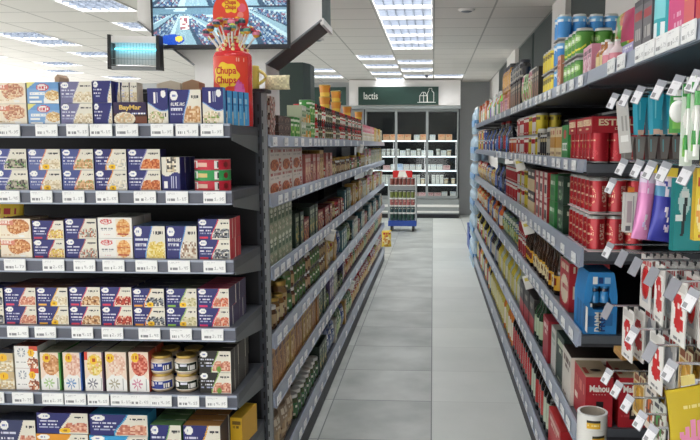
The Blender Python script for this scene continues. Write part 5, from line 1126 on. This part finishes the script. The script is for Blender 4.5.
# white flags clipped to the shelf rails
for k, (side, x, y, s) in enumerate((('L',332,236,2),('L',352,292,4),('L',377,247,4),('L',361,141,0),('L',371,171,1),('R',518,164,1),('R',526,223,2),('R',527,277,3))):
    X = LX+.006 if side == 'L' else RX-.006; Z = (LZ if side == 'L' else RZ)[s]; yy = solveY(x, X, Z[1]-.01)
    o = MB().box(-.028,-.001,-.075,.028,.001,.0, C('eceae2')).obj('shelf_flag', 'print_card', None, (X, yy, Z[1]+.012)); o.rotation_euler = (0, (.25 if side == 'L' else -.3), .25 if side == 'L' else -.25)
    b = MB(); b.box(-.02,-.0014,-.03,.02,-.0011,-.012, C('d9c85a' if side == 'R' else 'c9c9c4')); b.obj('print', 'print_card', o)
    o['category'] = 'price flag'; o['group'] = 'white flags hanging from shelf rails'; note(o, 'white tilted shelf flag', SHN[s]+' rail of the '+('tins' if side == 'L' else 'drinks')+' side', yy)
# ------------------------------------------------------------------ hook section at the near end of the drinks side
HX = .98; H0, H1 = 1.10, 2.455
root = empty('hook_bay', (HX, (H0+H1)/2, 0)); tag(root, 'dark pegboard bay of display hooks under the end of the top shelf', 'shelf rack'); hy = root.location.y; hl = (H1-H0)/2
MB().box(0,-hl,.02,.02,hl,1.75).obj('pegboard', 'panel_dark', root)
zt_, zb_ = RZ[0]
s = MB(); s.box(RX+.014-HX,-hl,zt_-.046,-.001,hl,zt_-.016); sh = s.obj('shelf', 'shelf_grey', root)
p = MB(); p.prism([(RX-HX,zb_),(RX+.013-HX,zb_),(RX+.013-HX,zt_),(RX+.006-HX,zt_)], -hl, hl); p.obj('price_rail', 'rail', sh)
b = MB(); b.box(-.48,-hl,.40,-.001,hl,.43); b.obj('low_shelf', 'shelf_dark', root); b = MB(); b.box(-.46,-hl,.0,-.001,hl,.399); b.obj('plinth', 'shelf_dark', root)
for z in (1.30, 1.325): MB().tube([(-.012,-hl,z),(-.012,hl,z)], .007).obj('crossbar', 'chrome', root)
for x, z in ((612,64),(622,58),(641,50),(651,46),(663,40),(675,33.5),(690,26)):
    yy = solveY(x, RX, 1.77); price_label((RX-.0042, yy, 1.748), -PI/2, 'top shelf rail above the hooks', -yy, 'from the beer packs', 'price labels above the hooks', 1.0)
def card_mesh(): pass
FLG = None
HOOKS = []
def hook(x, y, z, row, light=True, xe=.5):
    """a wire from the pegboard to the aisle with a tilted price flag on its end, found from the flag's place"""
    global FLG
    Yh = solveY(x+3.5, xe, z); r = empty('display_hook', (xe, Yh, z)); L_ = HX-xe-.001
    MB().tube([(0,0,0),(L_,0,0)], .003, 6).obj('wire', 'chrome', r)
    m_ = MB(); m_.box(-.002,-.013,-.04,.0,.013,.004, C('9b9ea6' if light else '8a8c95')); f = m_.obj('flag_holder', 'print_foil', r); f.rotation_euler = (.28, .30, .6); f.location = (-.004,0,0)
    if light:
        a = Art(12,14,C('dddde1'),int(x)); a.scrib(.1,.1,.8,.22,C('cfcfd2'),.6); a.rect(.12,.6,.5,.9,C('8e8e92'))
        m_ = MB(); m_.grid((-.0026,.012,-.0385),(0,-.024,0),(0,0,.029),a.a); m_.obj('price_card', 'print_card', f)
    r['category'] = 'display hook'; r['group'] = 'display hooks'; note(r, 'wire display hook with price flag' , row+' row of hooks', -Yh, frm='from the beer packs'); HOOKS.append((r, Yh, z)); return Yh
RA = [hook(x, 0, 1.675, 'top') for x in (614,626.5,640,661,679,698)]
RBk = [hook(x, 0, 1.50, 'second') for x in (623,639,651.5,666,689)]; RB2 = hook(612, 0, 1.445, 'lower second')
RC = [hook(x, 0, 1.265, 'third', k > 4 or k == 0) for k, x in enumerate((609,623,637,654,675.5,694))]
RD = [hook(x, 0, 1.095, 'fourth', k in (1,3,4)) for k, x in enumerate((608,634,652,672,691))]
RE = [hook(x, 0, .915, 'fifth') for x in (608,618,629,642,653)]
# hanging goods
def hang(key, build, look, cat):
    SPEC[key] = (build, 0, 0, 0, look, cat)
def card(name, w, h, bg, design, blister=None, thick=.002):
    """card hung from its top edge, facing the aisle (-x)"""
    a = Art(14, 22, bg, 1); design(a); mb = MB()
    mb.box(-thick/2,-w/2,-h,thick/2,w/2,0,bg); mb.grid((-thick/2-.0004,w/2,-h),(0,-w,0),(0,0,h),a.a); o = mb.obj(name, 'print_card')
    if blister:
        bw, bh, bd, c, z0 = blister; b = MB(); b.ball((-.002,0,z0), bd, bw, bh, 12, 8, col=c); b.obj('content', 'print_glass', o)
    m_ = MB(); m_.lathe([(.006,-.002),(.006,.0),(.003,.001)], 10, lambda u,k: (.15,.15,.16)); e = m_.obj('hang_tab', 'lid_dark', o); e.location = (0,0,.0); e.rotation_euler = (0, PI/2, 0); return o
def d_red(a): a.rect(.1,.06,.9,.16,C('d9d6d0')); a.ell(.45,.36,.3,.13,C('cf2a2c')); a.rect(.3,.4,.6,.62,C('cf2a2c')); a.ell(.55,.68,.34,.12,C('cf2a2c')); a.ell(.7,.5,.12,.06,C('cf2a2c')); a.ell(.5,.4,.1,.04,C('f3efe9')); a.scrib(.2,.9,.8,.95,C('8a8a8c'),.5)
def d_clear(a): a.rect(.2,.3,.8,.85,C('b8bcc4')); a.scrib(.1,.1,.9,.18,C('c24a4a'),.6)
def d_gold(a): a.rect(.1,.25,.9,.9,C('b98a2f')); a.ell(.5,.55,.3,.2,C('d9b25a')); a.scrib(.1,.06,.9,.16,C('8a4a2a'),.6)
def d_mix(c): 
    def f(a): a.food(((a.X-.5)/.4)**2+((a.Y-.55)/.3)**2 < 1, [c, C('d6d2ca'), C('6a4a40')]); a.scrib(.1,.08,.9,.18,C('5a5a60'),.6)
    return f
hang('redcard', lambda: card('utensil_card', .088, .145, C('f0eee9'), d_red), 'white utensil card with red shapes', 'carded utensil')
hang('redblister', lambda: card('utensil_card', .085, .14, C('dcd8d4'), d_clear, (.03,.045,.007,C('c22a2c'),-.07)), 'carded red gadget', 'carded utensil')
hang('clearblister', lambda: card('utensil_card', .085, .135, C('e6e6e4'), d_clear, (.02,.05,.006,C('a8acb4'),-.075)), 'carded steel gadget', 'carded utensil')
hang('goldcard', lambda: card('utensil_card', .085, .125, C('d9cba8'), d_gold, (.025,.035,.006,C('b58a34'),-.07)), 'gold carded gadget', 'carded utensil')
hang('greencard', lambda: card('utensil_card', .08, .12, C('d9dcd2'), d_mix(C('4f9a50'))), 'green picture card', 'carded utensil')
hang('orangecard', lambda: card('utensil_card', .08, .12, C('e0d6cc'), d_mix(C('cf6a34'))), 'orange picture card', 'carded utensil')
def slim(c, c2, w, t, h, tip=None):
    a = Art(8, 22, c, 2); a.m(a.Y > .88, c2); a.scrib(.2,.1,.8,.6,C('7fd0da') if c[2] > .5 else C('cfcfcf'),.5); mb = MB()
    mb.prism([(-t*.3,-h),(t*.3,-h),(t*.6,0),(-t*.6,0)], -w/2, w/2, c); mb.grid((-t/2,-w/2-.0006,-h),(t,0,0),(0,0,h*.97),a.a,0,lambda p,u,v: ((u-.5)*t*(.62+.55*v), -w/2-.0006, -h+h*.98*v)); o = mb.obj('toothbrush_pack', 'print_card')
    m_ = MB(); m_.box(-.004,-.003,-.002,.004,.003,.012, tip or c); m_.obj('hang_tab', 'print_card', o); return o
hang('tealpack', lambda: slim(C('28a3bd'), C('d9b8a4'), .036, .024, .10), 'teal toothbrush pack', 'toothbrush pack'); hang('greypack', lambda: slim(C('8d8884'), C('6a5a54'), .04, .026, .075), 'grey-brown slim pack', 'toothbrush pack')
def put(key, hookY, z, xs, row, dz=-.008, rot=0.0, look=None, cat=None, frm='from the aisle'):
    for k, x in enumerate(xs):
        o = spawn(key, (x + (.018 if z < 1.3 else 0), hookY, z+dz), rot + rnd.uniform(-.08,.08)); o['group'] = 'goods on the display hooks'
        note(o, SPEC[key][4], row, x, frm=frm)
for hi, xs in ((0,(.56,.59,.62,.65,.69)),(1,(.565,.60,.64)),(2,(.60,.64,.68))): put('tealpack', RA[hi], 1.675, xs, ['first','second','third'][hi]+' hook of the top row')
for hi, xs in ((1,(.545,.58,.615)),(2,(.545,.585,.625))): 
    for x in xs: pass
for k, x in enumerate((.575,.61,.645,.68,.715,.75)):
    o = spawn('greypack', (x, 2.13, 1.565), 0); o['group'] = 'goods on the display hooks'; note(o, 'grey-brown slim pack', 'hanging row beside the banded beer packs', x, frm='from the aisle')
for (z, y) in ((1.572, 2.13),): 
    r = empty('display_hook', (.56, y, z)); MB().tube([(0,0,0),(HX-.561,0,0)], .003, 6).obj('wire', 'chrome', r); r['category'] = 'display hook'; r['label'] = 'plain wire hook carrying the grey-brown packs beside the banded beer packs'
# long grey label strip hanging at the end of the top shelf
p = at(620, 103, X=.505); o = MB(); o.box(-.001,-.017,-.145,.001,.017,0,C('b9b6b2')); a = Art(6,24,C('c4c1bd'),4); a.scrib(.2,.3,.8,.6,C('9a9894'),.5); a.rect(.2,.66,.8,.78,C('e6e5e2')); o.grid((-.0016,.016,-.144),(0,-.032,0),(0,0,.143),a.a); o = o.obj('hanging_strip', 'print_card', None, (.52, 1.99, 1.662)); o.rotation_euler = (-.12,.02,.95); m_ = MB(); m_.box(-.002,-.006,-.002,.002,.006,.008); m_.obj('clip','lid_dark',o); tag(o, 'long grey strip hanging in front of the banded beer packs', 'strip')
# toothbrush blisters and pack with a molar figure left plain
def blister_pack(w, h, c, seed, brush):
    a = Art(12,26,c,seed); a.m(a.Y < .16, C('3f9a4a')); a.scrib(.1,.04,.9,.12,WHITE,.6); a.m(((a.X-.45)/.34)**2+((a.Y-.42)/.12)**2 < 1, WHITE); a.rect(.2,.66,.8,.9,C('8fcf6a')); mb = MB()
    mb.box(-w/2,-.001,-h,w/2,.001,0,c); mb.grid((-w/2,-.0016,-h),(w,0,0),(0,0,h),a.a); o = mb.obj('toothbrush_blister', 'print_card')
    m_ = MB()
    if brush:
        m_.tube([(0,-.006,-h*.95),(0,-.008,-h*.5),(0,-.006,-h*.12)], .005, 8, C('e9ece6')); m_.box(-.007,-.018,-h*.3,.007,-.008,-h*.12,C('58b060')); m_.box(-.006,-.011,-h*.8,.006,-.002,-h*.62,C('3f9a4a'))
    else: m_.ball((-.002,-.004,-h*.42),.018,.008,.022,col=C('f1f3f0'))
    m_.obj('content', 'print_glass', o); h2 = MB(); h2.box(-.004,-.002,0,.004,.002,.012,C('d0d4d0')); h2.obj('hang_tab','print_card',o); return o
for k, (x, y0, y1, w, br, Yh, lk) in enumerate(((679,96,133,.034,False,1.42,'green and white blister pack with white round content'),(689,84,166,.024,True,1.38,'tall toothbrush blister with green grip'),(697,82,160,.02,True,1.36,'second tall toothbrush blister, cut by the picture edge'))):
    p = at(x, y0, Y=Yh); q = at(x, y1, Y=Yh); o = blister_pack(w, p.z-q.z, C('d3ded2') if br else C('5fae58'), k, br); o.location = p; o.rotation_euler.z = .1; tag(o, lk, 'toothbrush pack', 'goods on the display hooks')
# bags and boxes of the second row
p = at(631, 192, Y=1.93); wbx = Art(14,24,C('dedad6'),5); wbx.rect(.12,.2,.5,.75,C('b8a6ac')); wbx.scrib(.55,.1,.9,.9,C('9a9aa0'),.4); wbx.rect(.1,.82,.45,.95,C('6a6a70'))
o = carton('white_pack', .036, .03, .108, wbx, C('d2cecb')); o.location = (p.x, 1.93, p.z-.109); m_ = MB(); m_.box(-.008,-.004,.1085,.008,.004,.122,C('e0822a')); m_.obj('hang_tab','print_card',o); tag(o, 'slim white box with orange hanger in front of red can packs', 'box')
def glovebag(c, c2, seed):
    a = Art(16,26,c,seed); a.m(a.Y < .14, C('d9cfe0')); a.m((a.Y > .14) & (a.Y < .3), c2); a.food((np.abs(a.X-.3-.3*a.Y) < .05), [C('e6dbe9'),c]); a.scrib(.1,.72,.6,.8,C('c9b8e0'),.4); return a
for x, ytop, ybot, w, Yh, art, lk, ln in ((641,172,239,.05,1.80,glovebag(C('d98abf'),C('e3a6cf'),7),'pink plastic bag of gloves hanging beside the white box',.0),(661,176,241,.064,1.66,glovebag(C('2a2f96'),C('4a86a8'),8),'navy blue plastic bag of gloves beside the pink bag',0)):
    p, q = at(x, ytop, Y=Yh), at(x, ybot, Y=Yh); o = pouch('glove_bag', w, .05, p.z-q.z, art); o.location = q; o.rotation_euler = (0, .1, -.1); tag(o, lk, 'bag'); m_ = MB(); m_.box(-.01,-.003,p.z-q.z-.002,.014,.003,p.z-q.z+.02,C('e3c83a')); m_.obj('hang_tab','print_card',o)
p, q = at(684,178,Y=1.5), at(684,250,Y=1.5); rz_ = Art(26,34,C('1f8f92'),9); rz_.m(((rz_.X-.35)/.22)**2+((rz_.Y-.32)/.2)**2 < 1, C('bfe0e0')); rz_.m((np.abs(rz_.X-.38+.2*(rz_.Y-.4)) < .06) & (rz_.Y > .2) & (rz_.Y < .8), C('26343a')); rz_.rect(.22,.18,.5,.26,C('dfe9ea')); rz_.rect(.02,.5,.3,.6,C('e9f2f2')); rz_.scrib(.72,.2,.86,.6,C('9fd6d6'),.5)
o = carton('razor_pack', .058, .02, p.z-q.z, rz_, C('187a7c'), C('2aa0a0')); o.location = q; m_ = MB(); m_.box(-.012,-.002,p.z-q.z,.012,.002,p.z-q.z+.018,C('2aa0a0')); m_.obj('hang_tab','print_card',o); o.rotation_euler.z = .12; tag(o, 'flat teal razor pack with dark razor picture', 'razor pack')
p, q = at(699.5,168,Y=1.40), at(699.5,240,Y=1.40); o = carton('yellow_pack', .03, .02, p.z-q.z, generic(10, C('e0c43a'), C('b5402a'), [C('e6a04a'),C('f0e0a0')]), C('c9a82f')); o.location = q; m_ = MB(); m_.box(-.006,-.002,p.z-q.z,.006,.002,p.z-q.z+.015,C('e0c43a')); m_.obj('hang_tab','print_card',o); tag(o, 'yellow pack at the picture edge beside the teal razor pack', 'pack')
# third, fourth and fifth rows: carded goods hung one behind another
put('redblister', RC[1], 1.265, (0.535,0.553,0.571,0.589,0.607,0.625,), 'second hook of the third row'); put('redcard', RC[2], 1.265, (.53,), 'third hook of the third row'); put('clearblister', RC[2], 1.265, (0.556,0.575,0.594,0.613,0.632,0.651,0.670,), 'third hook of the third row')
put('redcard', RC[3], 1.25, (.533,), 'fourth hook of the third row'); put('redblister', RC[3], 1.265, (0.560,0.577,0.594,0.611,0.629,0.646,0.663,0.680,), 'fourth hook of the third row'); put('redblister', RC[4], 1.265, (0.540,0.558,0.576,0.594,0.612,0.630,), 'fifth hook of the third row'); put('redcard', RC[5], 1.265, (.535,.56,.6,.64), 'sixth hook of the third row')
put('redcard', RD[0], 1.095, (.53,.56), 'first hook of the fourth row'); put('clearblister', RD[0], 1.095, (0.590,0.605,0.620,0.635,0.650,), 'first hook of the fourth row'); put('redcard', RD[1], 1.095, (.53,), 'second hook of the fourth row'); put('clearblister', RD[1], 1.095, (0.560,0.578,0.597,0.615,0.633,0.652,0.670,), 'second hook of the fourth row')
put('goldcard', RD[2], 1.095, (0.550,0.569,0.587,0.606,0.624,0.643,0.661,0.680,), 'third hook of the fourth row'); put('clearblister', RD[3], 1.095, (0.550,0.568,0.587,0.605,0.623,0.642,0.660,), 'fourth hook of the fourth row'); put('redcard', RD[4], 1.095, (.55,.6), 'fifth hook of the fourth row')
put('greencard', RE[4], .915, (.53,.555), 'fifth hook of the fifth row'); put('clearblister', RE[4], .915, (0.585,0.604,0.623,0.642,0.662,0.681,0.700,), 'fifth hook of the fifth row'); put('orangecard', RE[3], .915, (0.550,0.568,0.586,0.604,0.622,0.640,), 'fourth hook of the fifth row'); put('greencard', RE[2], .915, (.55,.6), 'third hook of the fifth row'); put('orangecard', RE[1], .915, (.56,.61), 'second hook of the fifth row'); put('goldcard', RE[0], .915, (0.560,0.580,0.600,0.620,0.640,), 'first hook of the fifth row')
# rubber glove pack
gl = Art(34,44,C('c2a91e'),12); pk_ = C('e08ab0'); gl.scrib(.2,.22,.7,.28,C('e0d28a'),.5)
for fx, fy, ln in ((.34,.52,.2),(.47,.44,.24),(.6,.46,.22),(.72,.54,.18)): gl.m((np.abs(gl.X-fx) < .055) & (gl.Y > fy) & (gl.Y < fy+ln+.1), pk_)
gl.m((gl.X > .29) & (gl.X < .78) & (gl.Y > .68) & (gl.Y < .92), pk_); gl.m((np.abs(gl.X-.22-.35*(gl.Y-.62)) < .05) & (gl.Y > .6) & (gl.Y < .86), pk_); gl.m((gl.X > .35) & (gl.X < .75) & (gl.Y > .9), pk_)
p, q = at(693,387,Y=1.22), at(693,456,Y=1.22); o = pouch('glove_pack', .088, .02, .13, gl, C('b89f1c'), m='print_card'); o.location = (p.x+.006, 1.22, q.z); o.rotation_euler = (0, -.12, .2); m_ = MB(); m_.box(-.012,-.002,.133,.012,.002,.15,C('d9c77a')); m_.obj('hang_tab','print_card',o); tag(o, 'yellow pack of rubber gloves with pink glove picture', 'glove pack')
# flat gold boxes on the low hooks and the tape rolls
p = at(628,384,Y=2.0); o = carton('flat_pack', .10, .09, .018, generic(14, C('b88a4a'), C('7a4a24'), w=14, h=6), C('a87a3f'), C('c29a5a')); o.location = (p.x+.03, 2.05, .919); tag(o, 'flat tan and gold pack lying across the fifth-row hooks', 'pack')
p = at(592,425,Y=2.12); tr0 = None
zr = .4305
k = 0
while zr < at(592,414,Y=2.12).z-.03:
    if tr0 is None:
        m_ = MB(); N_ = 32; ro, ri, hh_ = .046, .038, .048; b = len(m_.v)
        for r_, z_ in ((ri,0),(ro,0),(ro,hh_),(ri,hh_)):
            for i in range(N_): m_.v.append((r_*math.cos(2*PI*i/N_), r_*math.sin(2*PI*i/N_), z_))
        for a_ in range(4):
            for i in range(N_):
                j = (i+1) % N_; c_ = (a_+1) % 4; m_.f.append((b+a_*N_+i, b+a_*N_+j, b+c_*N_+j, b+c_*N_+i)); m_.c.append(C('e3e2de') if a_ != 3 else C('b8aea0')); m_.m.append(0); m_.sm.append(a_ in (1,3))
        tr0 = o = m_.obj('tape_roll', 'print_glass')
        l_ = Art(14,10,C('e0b02a'),3); l_.rect(0,.0,1,.35,C('2c2a26')); l_.scrib(.1,.5,.9,.7,C('f2e2a0'),.6); m_ = MB()
        m_.grid((0,0,0),(1,0,0),(0,0,1),l_.a,0,lambda p_,u,v: ((ro+.0006)*math.sin((u-.5)*.9), -(ro+.0006)*math.cos((u-.5)*.9), .008+.026*v),True); m_.obj('sticker','print_card',o)
    else: o = copy_tree(tr0)
    o.location = (p.x, 2.12, zr); o.rotation_euler.z = rnd.uniform(-.3,.5); o['category'] = 'tape'; o['group'] = 'white tape rolls'; note(o, 'white tape roll with yellow sticker', 'stack beside the red beer carton', k, frm='up the stack'); zr += .0485; k += 1
# goods on the stretch of top shelf above the hooks
zt5 = RZ[0][0]-.0155
def topitem(x0, x1, ytop, build, label, cat, dep=.10, inset=.03):
    """stands behind the rail between two photo columns; its near-aisle corner decides"""
    Yb, Ya = solveY(x0, RX+inset, 1.8), solveY(x1, RX+inset, 1.8); h = at((x0+x1)/2, ytop, X=RX+inset).z - zt5
    o = build(abs(Yb-Ya)-.004, dep, h); o.location = (RX+inset+dep/2, (Ya+Yb)/2, zt5); o.rotation_euler.z = -PI/2; tag(o, label, cat); return o
rb_ = Art(20,30,C('d9602f'),20); rb_.m(np.sin((rb_.X*1.2+rb_.Y)*14) > .3, C('d8d23a')); rb_.m(np.sin((rb_.X-rb_.Y)*9) > .6, C('5fae3a')); rb_.m((rb_.X > .6) & (rb_.Y < .5), C('b8285a')); rb_.ell(.4,.8,.3,.15,C('3f86c2')); rb_.ell(.3,.3,.12,.1,C('e9e3d0'))
topitem(608,629,12,lambda w,d,h: pouch('sweet_bag', w*1.05, .06, h, rb_),'rainbow-coloured sweet bag on the top shelf above the hooks','bag',.06,.12)
topitem(622,633,44,lambda w,d,h: carton('lavender_box', w, .05, h, generic(21, C('a9a3d0'), C('f0eef6')), C('b9b3da'), C('c9c4e2')),'pale lavender box below the rainbow sweet bag','box',.05,.03)
for k, (x0, x1, yt) in enumerate(((633,641.5,2),(642,651,-3))):
    g_ = Art(14,40,C('6f6c70'),22+k); g_.rect(.1,.2,.9,.34,C('a83a3f')); g_.scrib(.1,.5,.9,.7,C('b8b4b0'),.5); g_.rect(.0,0,1,.1,C('4a484c'))
    topitem(x0,x1,yt,lambda w,d,h: carton('razor_box', w, .08, h, g_, C('5f5c60'), C('58565a')),['dark grey slim box next to the lavender box','second dark grey slim box beside the teal tube'][k],'box',.08,.03)
tl = Art(14,40,C('2fa8b4'),25); tl.rect(.2,.1,.8,.5,C('7fd3d9')); tl.scrib(.3,.55,.7,.9,C('e6f4f4'),.5)
topitem(653,666,-6,lambda w,d,h: lathe_item('teal_tube', [(w*.42,0),(w*.5,.004),(w*.5,h)], 24, tl, (.004,h), C('2fa8b4'), 'print_card', None, 30),'teal tube standing on the top shelf beside the pink box','tube',.07,.03)
pkb = Art(40,40,C('d94a84'),26); pkb.m(pkb.X > .62, C('dc6a6a')); pkb.ell(.45,.1,.2,.12,C('e88aa8')); pkb.rect(.64,.0,.95,.45,C('e8b84a')); pkb.scrib(.2,.55,.5,.62,C('f2b8d0'),.7); pkb.scrib(.25,.7,.55,.78,C('f2b8d0'),.7); pkb.ell(.7,.2,.08,.08,C('8fc04a'))
topitem(667.5,694,-25,lambda w,d,h: carton('pink_box', w, .12, h, pkb[::1] if False else pkb, C('c93a74'), C('d95a90')),'large pink box at the near end of the top shelf','box',.12,.03)
topitem(695,715,-25,lambda w,d,h: carton('red_box', w, .12, h, generic(27, C('c94a4a'), C('f0d0b0')), C('b03a3a'), C('c95a5a')),'orange-red box beside the pink box, cut by the picture edge','box',.12,.03)

# ------------------------------------------------------------------ light
w = bpy.data.worlds.new('world'); SC.world = w; w.use_nodes = True
bg = w.node_tree.nodes['Background']; bg.inputs[0].default_value = (1,.985,.96,1); bg.inputs[1].default_value = 2.9
write_labels()
SC.view_settings.view_transform = 'Standard'; SC.view_settings.look = 'None'; SC.view_settings.gamma = 1; SC.view_settings.use_curve_mapping = False
SC.view_settings.exposure = 0.24
